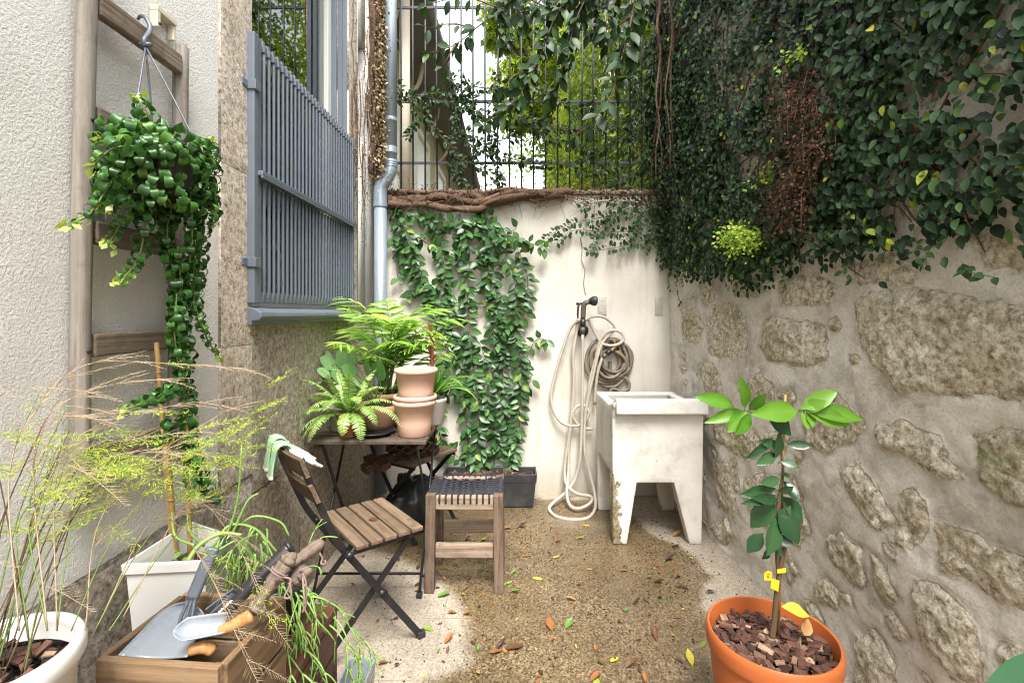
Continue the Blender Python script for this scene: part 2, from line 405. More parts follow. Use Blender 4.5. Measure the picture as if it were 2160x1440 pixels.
    M['wood_ladder_z'] = m_wood('ladder_rail_wood', 'z', (.085,.07,.056), (.215,.188,.158), (.345,.312,.275), .8, 40, .7, (.27,.243,.212), .5, (.09,.06,.04))
    M['wood_ladder_y'] = m_wood('ladder_rung_wood', 'y', (.055,.04,.028), (.16,.12,.085), (.27,.215,.17), .8, 40, .7, (.22,.185,.15), .5, (.07,.05,.035))
    M['wood_chair'] = m_wood('chair_slat_wood', 'x', (.045,.027,.015), (.135,.088,.053), (.25,.17,.108), .7, 42, .6, (.22,.165,.12), .4, (.05,.03,.018))
    M['wood_table'] = m_wood('table_slat_wood', 'x', (.03,.022,.017), (.10,.072,.052), (.24,.18,.13), .7, 42, .6, (.19,.15,.12), .5, (.03,.02,.015))
    M['wood_stool_z'] = m_wood('stool_leg_wood', 'z', (.035,.021,.013), (.115,.073,.048), (.215,.145,.097), .75, 42, .6, (.20,.155,.118), .5, (.03,.02,.014))
    M['wood_stool_x'] = m_wood('stool_rail_wood', 'x', (.09,.06,.04), (.25,.18,.125), (.40,.31,.225), .75, 42, .5, (.33,.27,.21), .6, (.06,.04,.03))
    M['wood_stool_y'] = m_wood('stool_side_wood', 'y', (.09,.06,.04), (.25,.18,.125), (.40,.31,.225), .75, 42, .5, (.33,.27,.21), .6, (.06,.04,.03))
    M['wood_crate_x'] = m_wood('crate_wood', 'x', (.09,.052,.026), (.24,.152,.082), (.37,.255,.15), .65, 34, .5, (.30,.23,.155), .5, (.10,.06,.035))
    M['wood_crate_y'] = m_wood('crate_side_wood', 'y', (.05,.028,.014), (.15,.092,.046), (.26,.168,.09), .65, 34, .5, (.19,.135,.085), .4, (.05,.03,.018))
    M['wood_red'] = m_wood('dark_red_wood', 'y', (.05,.018,.012), (.105,.042,.028), (.15,.065,.045), .5, 30, .2)
    M['wood_handle'] = m_wood('driftwood', 'z', (.06,.042,.032), (.155,.112,.085), (.25,.19,.15), .8, 60, .8, (.21,.17,.14), .4)
    M['wood_orange'] = m_wood('varnished_handle', 'z', (.36,.16,.05), (.50,.24,.085), (.60,.32,.13), .35, 60, .1)
    M['bamboo'] = m_plain('bamboo_cane', (.36,.22,.075), .5, 0, .25, 12, .1)
    M['lattice'] = m_plain('brown_fibre', (.085,.042,.024), .9, 0, .5, 50, .6, .004)
    M['stalk'] = m_plain('green_stalk', (.13,.20,.045), .55, 0, .25, 30, .1)
    M['browntwig'] = m_plain('brown_twig', (.12,.072,.042), .85, 0, .4, 60, .5, .004)
    M['vinebark'] = m_plain('vine_bark', (.115,.068,.042), .9, 0, .5, 45, 1.0, .012)
    M['tantwig'] = m_plain('tan_twig', (.36,.27,.175), .7, 0, .25, 40, .1)
    M['treebark'] = m_plain('tree_bark', (.10,.075,.05), .9, 0, .4, 25, 1.0, .02)
    # bark chips by tint
    m, nt = nm('bark_chips'); t = attr(nt); v = coords(nt); n = noise(nt, coords(nt, (90, 30, 90)), 1, 5)
    c = ramp(nt, t, [(0, (.035,.016,.011)), (.45, (.085,.038,.026)), (.8, (.14,.07,.048)), (1, (.30,.20,.13))])
    c = mixc(nt, 1, c, ramp(nt, n, [(.3, .6), (.7, 1.3)]), 'MULTIPLY')
    finish(nt, c, .75, bumpn(nt, n, .5, .004), 0, .35); M['bark'] = m
    # dead leaves by tint
    M['deadleaf'] = m_leaf('dead_leaf', [(0, (.055,.03,.02)), (.25, (.13,.06,.03)), (.45, (.30,.12,.035)), (.6, (.42,.24,.09)), (.72, (.60,.50,.06)), (.85, (.28,.38,.06)), (1, (.09,.2,.04))], .5, .15, .4, (1.3,1.2,.6))
    # plant leaves (tint picks the shade)
    M['lf_fig'] = m_leaf('creeper_leaf', [(0, (.009,.022,.008)), (.45, (.024,.056,.020)), (.8, (.055,.112,.040)), (.93, (.14,.23,.03)), (1, (.42,.42,.03))], .48, .14, .22)
    M['lf_jas'] = m_leaf('jasmine_leaf', [(0, (.016,.042,.014)), (.5, (.033,.092,.026)), (.85, (.075,.17,.045)), (1, (.24,.34,.05))], .36, .14, .4)
    M['lf_hang'] = m_leaf('branch_leaf', [(0, (.012,.026,.010)), (.5, (.028,.060,.022)), (1, (.07,.125,.04))], .42, .22, .25)
    M['lf_far'] = m_leaf('far_leaf', [(0, (.05,.09,.012)), (.3, (.13,.20,.022)), (.65, (.32,.385,.04)), (1, (.56,.54,.085))], .5, .5, .3)
    M['lf_curl'] = m_leaf('curly_leaf', [(0, (.016,.058,.012)), (.45, (.045,.14,.026)), (.75, (.12,.27,.045)), (1, (.42,.50,.12))], .34, .2, .45)
    M['lf_palm'] = m_leaf('palm_leaf', [(0, (.07,.18,.025)), (.5, (.20,.37,.05)), (1, (.48,.58,.14))], .38, .32, .5)
    M['lf_fern'] = m_leaf('fern_leaf', [(0, (.13,.26,.05)), (.5, (.27,.43,.11)), (1, (.50,.62,.24))], .4, .3, .5)
    M['lf_pilea'] = m_leaf('round_leaf', [(0, (.05,.16,.03)), (.5, (.13,.27,.09)), (1, (.36,.48,.30))], .3, .15, .6)
    M['lf_brom'] = m_leaf('strap_leaf', [(0, (.04,.13,.02)), (.5, (.10,.24,.04)), (1, (.24,.40,.07))], .3, .25, .5)
    M['lf_citnew'] = m_leaf('citrus_new_leaf', [(0, (.05,.155,.014)), (.5, (.092,.235,.02)), (1, (.17,.34,.045))], .34, .28, .45)
    M['lf_citold'] = m_leaf('citrus_old_leaf', [(0, (.012,.042,.016)), (.5, (.022,.07,.026)), (1, (.045,.115,.04))], .24, .08, .55)
    M['lf_broad'] = m_leaf('broad_leaf', [(0, (.012,.05,.02)), (.5, (.02,.075,.03)), (1, (.04,.11,.045))], .6, .1, .15)
    M['lf_asp'] = m_leaf('feathery_leaf', [(0, (.22,.34,.05)), (.5, (.40,.50,.06)), (1, (.60,.62,.10))], .5, .35, .3, None, False)
    M['lf_maiden'] = m_leaf('maidenhair_leaf', [(0, (.13,.26,.02)), (.5, (.24,.40,.04)), (1, (.50,.56,.06))], .5, .3, .35)
    M['lf_dry'] = m_leaf('dry_leaflet', [(0, (.03,.017,.010)), (.5, (.085,.043,.025)), (1, (.22,.12,.06))], .8, .15, .2, (1.2,1,.8))
    M['lf_drypale'] = m_leaf('dry_pale_leaflet', [(0, (.10,.06,.03)), (.5, (.30,.21,.11)), (1, (.52,.42,.27))], .75, .15, .2, (1.2,1.1,.8))
    M['rhip'] = m_leaf('cactus_stem', [(0, (.10,.20,.04)), (.5, (.19,.33,.07)), (1, (.33,.45,.13))], .4, .05, .5)
    M['petal'] = m_leaf('orange_bract', [(0, (.22,.06,.035)), (.5, (.36,.13,.075)), (1, (.50,.24,.12))], .45, .2, .4, (1.3,.9,.6))
    # sink: chipped white paint over concrete
    m, nt = nm('sink_paint'); v = coords(nt)
    tc = nd(nt, 'ShaderNodeTexCoord').outputs['Object']; sp = nd(nt, 'ShaderNodeSeparateXYZ', {0: tc})
    edge = attr(nt)
    ch = ramp(nt, math_(nt, 'ADD', noise(nt, v, 26, 6, .65), math_(nt, 'MULTIPLY_ADD', edge, .85, -.25)), [(.53, 0), (.555, 1)])
    st = noise(nt, v, 7, 7, .65)
    c = ramp(nt, st, [(.3, (.50,.475,.42)), (.48, (.67,.65,.60)), (.7, (.73,.715,.675))])
    c = mixc(nt, ch, c, ramp(nt, noise(nt, v, 55, 4), [(.35, (.14,.11,.05)), (.6, (.36,.30,.20))]))
    spk = ramp(nt, noise(nt, v, 48, 6, .7), [(.66, 0), (.7, .8)])
    c = mixc(nt, spk, c, (.25,.23,.2))
    finish(nt, c, .55, bumpn(nt, math_(nt, 'SUBTRACT', noise(nt, v, 60, 4), ch), .3, .003), 0, .35); M['sink'] = m
    M['basin'] = m_plain('basin_concrete', (.42,.40,.35), .85, 0, .25, 30, .4, .004, .3, (.2,.18,.14), .5)
    # window glass
    m, nt = nm('window_glass')
    fr = nd(nt, 'ShaderNodeFresnel', {'IOR': 1.55}).outputs[0]
    gl = nd(nt, 'ShaderNodeBsdfGlossy', {'Color': (.95,1,.97,1), 'Roughness': .015})
    tr = nd(nt, 'ShaderNodeBsdfTransparent', {'Color': (.62,.70,.66,1)})
    f = math_(nt, 'MULTIPLY_ADD', fr, 1.3, .08)
    mx = nd(nt, 'ShaderNodeMixShader', {0: f, 1: tr.outputs[0], 2: gl.outputs[0]})
    nd(nt, 'ShaderNodeOutputMaterial', {'Surface': mx.outputs[0]}); M['glass'] = m
make_materials()
# =================================================================== SETTING
YB, XL = 3.43, -0.975
WA, WB = 1.281, 0.048                       # stone wall plane X = WA - WB*Y
def wallY(px): return WA/((px-CX)/F+WB)
def wallP(px, py, off=0.0):
    Y = wallY(px); p = W(px, py, Y); p[0] -= off; return p

# ---- floor with wet patch
def build_floor():
    wet_px = [(770,1150),(805,1168),(880,1192),(932,1226),(962,1256),(986,1300),(984,1345),(986,1400),(930,1428),(850,1455),(740,1500),(700,1700),(1560,1700),(1495,1440),(1500,1310),(1478,1272),(1482,1240),(1503,1215),(1470,1182),(1432,1152),(1400,1140),(1366,1122),(1340,1090),(1300,1062),(1240,1054),(1000,1049),(830,1052),(740,1100)]
    poly = [WZ(x, y, 0)[:2] for x, y in wet_px]
    mb = MB()
    xs = np.arange(-1.0, 1.32, .014); ys = np.arange(.5, 3.46, .014)
    X, Y = np.meshgrid(xs, ys, indexing='ij')
    d = sdist(X+.03*(fbm(X*9, Y*9, 3)-.5), Y+.03*(fbm(X*9, Y*9, 5)-.5), poly)
    wet = np.clip(.5-d/np.where(X < .3, .13, .06), 0, 1)
    Z = (fbm(X*3, Y*3, 9)-.5)*.004
    mb.grid(np.stack([X, Y, Z], -1), wet)
    # the rest of the yard, behind the camera
    xs = np.linspace(-1.0, 1.9, 24); ys = np.linspace(-7, .5, 50)
    X, Y = np.meshgrid(xs, ys, indexing='ij')
    wet = np.clip(fbm(X*1.5, Y*1.5, 2)*2-.7, 0, 1)
    mb.grid(np.stack([X, Y, np.zeros_like(X)], -1), wet)
    mb.build('floor', M['floor'], kind='structure')
    g = MB(); g.box((-40, -40, -.4), (40, 60, -.012)); g.build('ground', M['joint_earth'], kind='structure')
    u = MB()
    xs = np.linspace(-12, 12, 40); ys = np.linspace(3.62, 45, 60); X, Y = np.meshgrid(xs, ys, indexing='ij')
    u.grid(np.stack([X, Y, 2.05+.1*(fbm(X, Y, 4)-.5)], -1)); u.build('upper_garden_ground', M['upper_ground'], kind='structure')
build_floor()

# ---- back garden wall
def rough_sheet(mb, x0, x1, z0, z1, y, n=.02, amp=.004, seed=1):
    xs = np.arange(x0, x1+n*.5, n); zs = np.arange(z0, z1+n*.5, n); xs[-1] = x1; zs[-1] = z1
    X, Z = np.meshgrid(xs, zs, indexing='ij')
    Y = y+(fbm(X*4, Z*4, seed)-.5)*amp*2
    mb.grid(np.stack([X, Y, Z], -1))
bw = thing('garden_wall', 'cream rendered garden wall across the back, with a crack and hanging hose', 'wall', (0, YB, 0))
mb = MB(); rough_sheet(mb, -1.2, 1.19, -.02, 2.15, YB)
mb.box((-1.2, YB+.012, -.02), (1.3, YB+.19, 2.135)); mb.build('wall_body', M['cream'], bw)
mb = MB()
xs = np.linspace(-1.2, 1.25, 90); 
for k in range(len(xs)-1):
    z = 2.15+.006*math.sin(k*1.7)+R.uniform(-.004, .004)
    mb.box((xs[k], YB-.012+R.uniform(-.003, .003), 2.128), (xs[k+1]+.002, YB+.2, z+.012))
mb.build('coping', M['coping'], bw)
mb = MB(); mb.tube([W(x, y, YB-.006) for x, y in ((1224,500),(1228,525),(1226,548),(1234,570),(1231,598),(1236,622))], .0022, 5, smooth=3); mb.build('crack', M['crack'], bw)
for (x0, y0, x1, y1) in ((1261,626,1279,664),(1381,626,1398,664)):
    mb = MB(); a = W(x0, y1, YB); b = W(x1, y0, YB); mb.box((a[0], YB-.009, a[2]), (b[0], YB+.004, b[2]))
    for t in (.18, .82):
        mb.tube([A((a[0]+b[0])/2, YB-.012, a[2]+(b[2]-a[2])*t), A((a[0]+b[0])/2, YB, a[2]+(b[2]-a[2])*t)], .006, 8, tint=.1)
    mb.build('mortar_patch', M['plate'], bw, bevel=.003)

# ---- rubble stone wall on the right
STONES_PX = [
 [(1815,640),(1840,624),(1900,616),(1960,620),(2040,630),(2100,645),(2170,662),(2170,838),(2080,822),(1990,818),(1900,818),(1872,775),(1830,730)],
 [(1615,682),(1640,668),(1690,680),(1730,690),(1735,760),(1680,770),(1622,756),(1610,720)],
 [(1502,650),(1540,643),(1566,670),(1573,742),(1545,754),(1500,742),(1488,690)],
 [(1437,662),(1465,650),(1480,690),(1470,722),(1440,716)],
 [(1470,772),(1500,765),(1520,800),(1527,838),(1490,822)],
 [(1508,885),(1540,882),(1570,900),(1602,930),(1596,962),(1555,958),(1515,932)],
 [(1575,802),(1600,785),(1627,812),(1632,846),(1600,857),(1576,835)],
 [(1698,868),(1770,834),(1800,868),(1828,905),(1800,930),(1750,952),(1708,932)],
 [(1858,902),(1910,890),(1975,915),(1997,960),(2012,1012),(1975,1002),(1930,962),(1868,950)],
 [(2048,920),(2110,905),(2170,918),(2170,1072),(2110,1052),(2068,1012)],
 [(1778,997),(1820,985),(1862,1042),(1882,1102),(1850,1112),(1808,1062)],
 [(1900,1052),(1930,1034),(1952,1062),(1957,1122),(1930,1157),(1893,1140)],
 [(1743,1132),(1780,1120),(1817,1162),(1822,1232),(1790,1222),(1753,1172)],
 [(1978,1122),(2040,1130),(2110,1160),(2170,1202),(2170,1290),(2080,1252),(1988,1202)],
 [(1713,1237),(1740,1220),(1772,1252),(1760,1277),(1724,1271)],
 [(1928,1232),(1980,1240),(2032,1292),(2062,1362),(2072,1445),(2010,1425),(1950,1352),(1928,1282)],
 [(1798,1352),(1840,1330),(1882,1402),(1892,1460),(1810,1460)],
 [(1508,982),(1545,970),(1557,1032),(1545,1087),(1513,1062)],
 [(1838,1172),(1872,1190),(1887,1252),(1870,1282),(1843,1222)],
 [(1648,592),(1720,578),(1758,612),(1740,642),(1650,642)],
 [(1898,402),(1960,408),(1984,460),(1972,514),(1920,494),(1893,450)],
 [(2058,500),(2110,482),(2170,495),(2170,566),(2080,560)],
 [(1545,602),(1600,585),(1612,612),(1590,627),(1548,622)],
 [(1572,1022),(1600,1000),(1640,1012),(1650,1060),(1625,1110),(1590,1090)],
 [(1655,1060),(1690,1050),(1705,1120),(1690,1150),(1662,1120)],
 [(1473,602),(1500,590),(1507,627),(1480,642)],
 [(1640,832),(1665,820),(1682,847),(1660,862)],
 [(1617,915),(1645,905),(1665,930),(1655,958),(1625,952)],
 [(1460,860),(1490,850),(1500,880),(1480,900)],
 [(1500,1110),(1530,1090),(1545,1130),(1525,1150)],
 [(1640,1180),(1672,1175),(1690,1215),(1665,1230)],
 [(1578,330),(1640,325),(1650,375),(1590,385)],
 [(1790,560),(1880,540),(1930,560),(1920,600),(1810,600)],
]
def build_stone_wall():
    polys = []
    for p in STONES_PX:
        q = np.array([[wallP(x, y)[1], wallP(x, y)[2]] for x, y in p]); q = q.mean(0)+(q-q.mean(0))*1.10; polys.append(q)
    cen = [(q.mean(0), np.abs(q-q.mean(0)).max()) for q in polys]
    # further stones where creeper or the frame hides the wall
    tries = 0
    while tries < 900:
        tries += 1
        c = A(R.uniform(-1.5, 3.3), R.uniform(.05, 3.4)); r = R.uniform(.05, .13)
        if c[0] > 1.05 and c[1] < 1.55: r = R.uniform(.018, .052)
        if all(np.hypot(*(c-k)) > r+q*.82+.012 for k, q in cen):
            n = 9; ph = R.random()*6; sx = R.uniform(.8, 1.5)
            q = np.array([[c[0]+r*sx*R.uniform(.8, 1.1)*math.cos(a+ph), c[1]+r*R.uniform(.75, 1.1)*math.sin(a+ph)] for a in np.arange(n)/n*2*PI])
            polys.append(q); cen.append((c, r*1.2))
    def sheet(mb, y0, y1, z0, z1, n):
        ys = np.arange(y0, y1+1e-6, n); zs = np.arange(z0, z1+1e-6, n)
        Y, Z = np.meshgrid(ys, zs, indexing='ij')
        yy = Y+.022*(fbm(Y*20, Z*20, 21, 4, .6)-.5)*2; zz = Z+.022*(fbm(Y*20, Z*20, 33, 4, .6)-.5)*2
        d = np.full(Y.shape, 1.0); sid = np.zeros(Y.shape)
        for i, q in enumerate(polys):
            lo, hi = q.min(0)-.15, q.max(0)+.15
            msk = (Y > lo[0]) & (Y < hi[0]) & (Z > lo[1]) & (Z < hi[1])
            if not msk.any(): continue
            dd = sdist(yy[msk], zz[msk], q)
            cur = d[msk]; s2 = sid[msk]; s2[dd < cur] = i; sid[msk] = s2; d[msk] = np.minimum(cur, dd)
        ins = np.clip(-d, 0, None)
        prot = .003+.011*vnoise(sid*7.7, sid*3.1, 4)
        stone = prot*(1-np.exp(-ins/.014))*(d < 0)
        rough = (fbm(Y*38, Z*38, 7, 5, .75)-.5)*.024+(fbm(Y*8, Z*8, 8)-.5)*.018
        mort = (fbm(Y*3.2, Z*3.2, 12)-.5)*.05+(fbm(Y*11, Z*15, 13, 4)-.5)*.010
        edge = -.007*np.exp(-np.abs(d-.004)/.009)*np.clip((fbm(Y*8, Z*8, 15)-.42)*9, 0, 1)
        k = np.clip(.5-d/.022, 0, 1)
        h = mort+k*(stone+rough)+edge
        X = (WA-WB*Y)-h
        mb.grid(np.stack([X, Y, Z], -1), k)
    mb = MB(); sheet(mb, .3, 3.444, -.02, 1.708, .008); sheet(mb, .3, 3.444, 1.7, 3.52, .016)
    Y, Z = np.meshgrid(np.arange(-7, .3001, .05), np.arange(-.02, 3.55, .05), indexing='ij')
    mb.grid(np.stack([WA-WB*Y-(fbm(Y*5, Z*5, 2)-.5)*.06, Y, Z], -1), np.clip((fbm(Y*5, Z*5, 2)-.45)*6, 0, 1))
    o = mb.build('stone_wall', M['rubble'], loc=(WA, 1.8, 0))
    tag(o, 'tall rubble stone wall smeared with grey mortar, creeper over its top half', 'wall')
    return polys
build_stone_wall()
# ---- the house on the left
GR0, GW0, GW1, GR1, HEND = 1.604, 1.80, 2.875, 3.03, 3.62
SILL, PLT, HTOP = 1.285, .70, 4.7
hs = thing('house', 'white roughcast house with granite window surround and plinth along the left side', 'house', (XL, 1.5, 0))
def yz_sheet(mb, x, y0, y1, z0, z1, n, amp, seed):
    ys = np.linspace(y0, y1, max(2, int((y1-y0)/n)+1)); zs = np.linspace(z0, z1, max(2, int((z1-z0)/n)+1))
    Y, Z = np.meshgrid(ys, zs, indexing='ij')
    fade = np.clip(np.minimum.reduce([Y-y0, y1-Y, Z-z0, z1-Z])/.01, 0, 1)
    mb.grid(np.stack([x+(fbm(Y*5, Z*5, seed)-.3)*amp*fade, Y, Z], -1)[::-1])
mb = MB()
mb.box((-1.5, -7, PLT-.02), (XL-.001, GR0+.002, HTOP)); yz_sheet(mb, XL+.0005, .2, GR0, PLT, 3.2, .02, .004, 3)
mb.box((-1.5, GW0-.1, 3.75), (XL-.002, HEND, HTOP))
mb.box((-1.5, GR1, 1.2), (XL-.002, 3.07, 3.75)); mb.box((-1.5, 3.07, 1.2), (XL-.002, 3.22, 2.42)); mb.box((-1.5, 3.07, 3.05), (XL-.002, 3.22, 3.75)); mb.box((-1.5, 3.22, 1.2), (XL-.002, HEND, 3.75))
mb.build('render_wall', M['stucco'], hs)
mb = MB()
def gblock(mb, y0, y1, z0, z1, proud=.006, seed=1):
    yz_sheet(mb, XL+proud, y0+.0015, y1-.0015, z0+.0015, z1-.0015, .02, .007, seed)
    mb.box((-1.32, y0, z0), (XL+proud-.001, y1, z1))
zz = [PLT, 1.18, 1.80, 2.62, 3.3, 3.76]
for i in range(len(zz)-1): gblock(mb, GR0+.001, GW0, zz[i], zz[i+1], .008, i)
for i in range(1, len(zz)-1): gblock(mb, GW1, GR1-.001, max(zz[i], 1.25), zz[i+1], .006, i+9)
gblock(mb, GW0, GW1, 3.60, 3.76, .006, 31)
mb.build('granite_surround', M['granite'], hs)
mb = MB()
ys = [-7, -3, -.6, .45, 1.02, 1.604, 2.2, 2.86, YB]
for i in range(len(ys)-1):
    y0, y1 = ys[i], ys[i+1]
    if y1 <= 1.61:
        yz_sheet(mb, XL+.012, y0, y1-.004, .0, .38, .02 if y0 > 0 else .2, .014, i+40); yz_sheet(mb, XL+.012, y0, y1-.004, .384, PLT+.01*math.sin(i), .02 if y0 > 0 else .2, .014, i+50)
    else:
        yz_sheet(mb, XL+.010, y0, y1-.004, .0, .62, .02, .012, i+60); yz_sheet(mb, XL+.007, max(y0, GW0), y1-.004, .624, SILL-.01, .02, .010, i+70)
mb.box((-1.5, -7, -.05), (XL, 1.604, PLT-.002)); mb.box((-1.5, 1.604, -.05), (XL, YB, PLT-.002)); mb.box((-1.5, GW0+.001, PLT), (XL-.002, YB, SILL-.02))
mb.build('granite_plinth', M['granite_rough'], hs)
# window in its reveal
win = MB(); XW = -1.10
win.box((XW-.03, GW0, SILL), (XW+.03, GW0+.05, 3.60)); win.box((XW-.03, GW1-.06, SILL), (XW+.03, GW1-.001, 3.60))
win.box((XW-.03, GW0+.05, SILL), (XW+.03, GW1-.06, SILL+.07)); win.box((XW-.03, GW0+.05, 3.53), (XW+.03, GW1-.06, 3.60))
w = win.build('window', M['winframe'], hs, bevel=.004, smooth=False)
g = MB(); g.box((XW-.004, GW0+.045, SILL+.065), (XW+.004, GW1-.055, 3.535)); g.build('pane', M['glass'], w, smooth=False)
sl = MB()
for a, b, h in ((XW+.031, XW+.06, .012), (XW+.064, XW+.092, .006), (XW+.095, XL-.004, .014)): sl.box((a, GW1-h-.001, SILL), (b, GW1-.001, 3.6))
sl.build('reveal_lining', M['steel'], w, smooth=False, bevel=.003)
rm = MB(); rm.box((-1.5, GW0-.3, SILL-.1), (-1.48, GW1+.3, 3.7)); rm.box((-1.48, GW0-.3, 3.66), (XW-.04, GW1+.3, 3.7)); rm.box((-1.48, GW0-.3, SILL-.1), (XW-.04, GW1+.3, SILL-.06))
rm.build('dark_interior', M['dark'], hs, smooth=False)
sd = MB()      # rounded steel sill
prof = [(-.19,-.0),(-.045,.0),(-.018,-.006),(.004,-.020),(.008,-.036),(-.004,-.050),(-.030,-.052),(-.030,-.066),(-.075,-.072),(-.19,-.072)]
def sill_piece(mb, y0, y1, k=0.0):
    n = len(prof)
    b = [A(XL+.052+p[0]+(k if p[0] > -.05 else 0), y0, 1.318+p[1]+(k*.6 if p[1] > -.03 else 0)) for p in prof]; t = [A(q[0], y1, q[2]) for q in b]
    mb.hexa(b, t)
sill_piece(sd, GW0-.035, GW1+.03); sill_piece(sd, GW0-.037, GW0+.07, .003)
sd.build('window_sill', M['steel'], hs, smooth=False, bevel=.004)
w2 = MB(); w2.box((-1.16, 3.071, 2.421), (-1.13, 3.219, 3.049)); w2.build('narrow_window', M['bluegrey'], hs, smooth=False)

# ---- hinged steel bar screen before the window
XG = -.952
gs = thing('window_grille', 'grey painted steel bar screen hinged over the lower part of the house window', 'window grille', (XG, GW0, 1.33))
mb = MB(); mb.box((XG-.02, GW0-.036, 1.332), (XG+.012, GW0-.006, 2.325)); mb.box((XG-.006, GW0-.006, 1.332), (XG+.006, GW0+.028, 2.325))
mb.build('hinge_stile', M['steel'], gs, bevel=.003, smooth=False)
mb = MB(); mb.box((XG-.02, GW1-.018, 1.332), (XG+.012, GW1+.004, 2.325)); mb.build('end_stile', M['steel'], gs, bevel=.003, smooth=False)
NB = 27; by = np.linspace(GW0+.05, GW1-.035, NB)
mb = MB(); mb.box((XG-.016, GW0-.006, 2.292), (XG-.004, GW1-.018, 2.325))
for y in by:
    mb.box((XG-.004, y-.011, 2.286), (XG+.010, y+.011, 2.312)); mb.box((XG-.008, y-.008, 2.312), (XG+.004, y+.008, 2.332))
mb.build('top_rail', M['steel'], gs, smooth=False, bevel=.002)
mb = MB(); mb.box((XG-.012, GW0-.01, 1.806), (XG+.030, GW1+.012, 1.824)); mb.box((XG+.022, GW0-.01, 1.796), (XG+.030, GW1+.012, 1.806)); mb.build('mid_rail', M['steel'], gs, smooth=False, bevel=.002)
mb = MB(); mb.box((XG-.014, GW0-.006, 1.334), (XG-.004, GW1-.018, 1.372)); mb.build('bottom_rail', M['steel'], gs, smooth=False, bevel=.002)
b0 = None
for i, y in enumerate(by):
    if b0 is None:
        mb = MB(); mb.tube([A(XG+.003, y, 1.372), A(XG+.003, y, 1.40), A(XG+.003, y, 1.796)], .0062, 10); mb.tube([A(XG+.003, y, 1.824), A(XG+.003, y, 2.29)], .0062, 10)
        mb.hexa([A(XG-.004, y-.013, 1.336), A(XG+.004, y-.013, 1.336), A(XG+.004, y+.013, 1.336), A(XG-.004, y+.013, 1.336)], [A(XG-.003, y-.006, 1.376), A(XG+.009, y-.006, 1.376), A(XG+.009, y+.006, 1.376), A(XG-.003, y+.006, 1.376)])
        b0 = mb.build('bar', M['steel'], gs, auto=.8)
    else:
        c = b0.copy(); COL.objects.link(c); c.parent = gs; c.location.y = y-by[0]
for z, yy in ((2.13, GW0-.02), (1.482, GW0-.02)):
    mb = MB(); mb.box((XL+.006, yy-.055, z-.014), (XL+.014, yy-.01, z+.014)); mb.box((XG-.024, yy-.022, z-.018), (XG+.020, yy+.02, z+.018)); mb.box((XL+.008, yy-.03, z-.012), (XG-.02, yy-.005, z+.012))
    mb.build('hinge', M['steel'], gs, smooth=False, bevel=.004)
for z in (2.06, 1.455):
    mb = MB(); mb.box((XG-.01, GW1+.004, z-.016), (XG+.014, GW1+.028, z+.016)); mb.build('latch', M['steel'], gs, smooth=False, bevel=.003)

# ---- downpipe
dp = thing('downpipe', 'blue grey metal downpipe with an elbow at the house corner', 'drainpipe', (-.88, 3.34, 0))
xu, xl, yp = -.835, -.905, 3.325
mb = MB(); mb.tube([A(xu, yp, 2.33), A(xu, yp, 4.6)], .043, 24); mb.build('upper_pipe', M['zinc'], dp)
mb = MB(); mb.tube([A(xl, yp, .06), A(xl, yp, 1.0), A(xl, yp, 2.04)], .043, 24); mb.build('lower_pipe', M['zinc'], dp)
mb = MB(); mb.tube([A(xu, yp, 2.34), A(xu, yp, 2.30), A(xu-.006, yp, 2.265), A(xu-.03, yp, 2.215), A(xl+.008, yp, 2.165), A(xl, yp, 2.12), A(xl, yp, 2.03)], .046, 24, smooth=4); mb.build('elbow', M['zinc'], dp)
for x, z, h, r in ((xu, 2.33, .005, .0495), (xu, 2.315, .005, .0495), (xu, 2.30, .005, .0495), (xl, 2.035, .015, .0485), (xu, 2.41, .02, .046)):
    mb = MB(); mb.tube([A(x, yp, z-h), A(x, yp, z+h)], r, 24); mb.build('collar', M['zinc'], dp, auto=.6)
for x, z in ((xl, 1.22), (xu, 2.62)):
    mb = MB(); mb.tube([A(x, yp, z-.012), A(x, yp, z+.012)], .0455, 24); mb.box((x-.01, yp+.04, z-.01), (x+.01, YB+.01, z+.01)); mb.build('bracket', M['zinc'], dp, auto=.6)

# ---- fence on the wall
YF = 3.50
fn = thing('iron_fence', 'dark iron bar fence standing on the back wall, tangled with creeper', 'fence', (0, YF, 2.16))
for z in (2.377, 2.82, 3.50):
    mb = MB(); mb.box((-.86, YF-.006, z-.010), (1.10, YF+.006, z+.010)); mb.build('rail', M['iron'], fn, smooth=False, bevel=.002)
b0 = None; fx = [(847+25.3*i-CX)*YF/F for i in range(22)]
for x in fx:
    if b0 is None:
        mb = MB(); mb.tube([A(x, YF-.013, 2.15), A(x, YF-.013, 4.0)], .0062, 8); b0 = mb.build('bar', M['iron'], fn)
    else:
        c = b0.copy(); COL.objects.link(c); c.parent = fn; c.location.x = x-fx[0]; c.rotation_euler.y = R.uniform(-.006, .006)

# ---- neighbouring house beyond the fence
XE, XN, ZE = -1.0, -1.37, 4.5
fh = thing('neighbour_house', 'pale old house beyond the fence with a deep dark eave', 'house', (XN, 8, 2.1))
mb = MB(); mb.box((-5, 4.2, 2.0), (XN, 14, 4.46)); mb.build('wall', M['farwall'], fh, smooth=False)
rf = MB(); rf.hexa([A(-5, 4.0, 4.47), A(XE+.12, 4.0, 4.47), A(XE+.12, 14.3, 4.47), A(-5, 14.3, 4.47)], [A(-5, 4.0, 6.3), A(XE+.10, 4.0, 4.56), A(XE+.10, 14.3, 4.56), A(-5, 14.3, 6.3)])
rfo = rf.build('roof', M['eave'], fh, smooth=False)
gt = MB(); gt.tube([A(XE+.13, 4.0, 4.50), A(XE+.13, 14.3, 4.50)], .055, 14)
for y in np.arange(4.6, 14, 1.1): gt.tube([A(XE+.13, y, 4.50), A(XE+.13, y+.03, 4.50)], .063, 14)
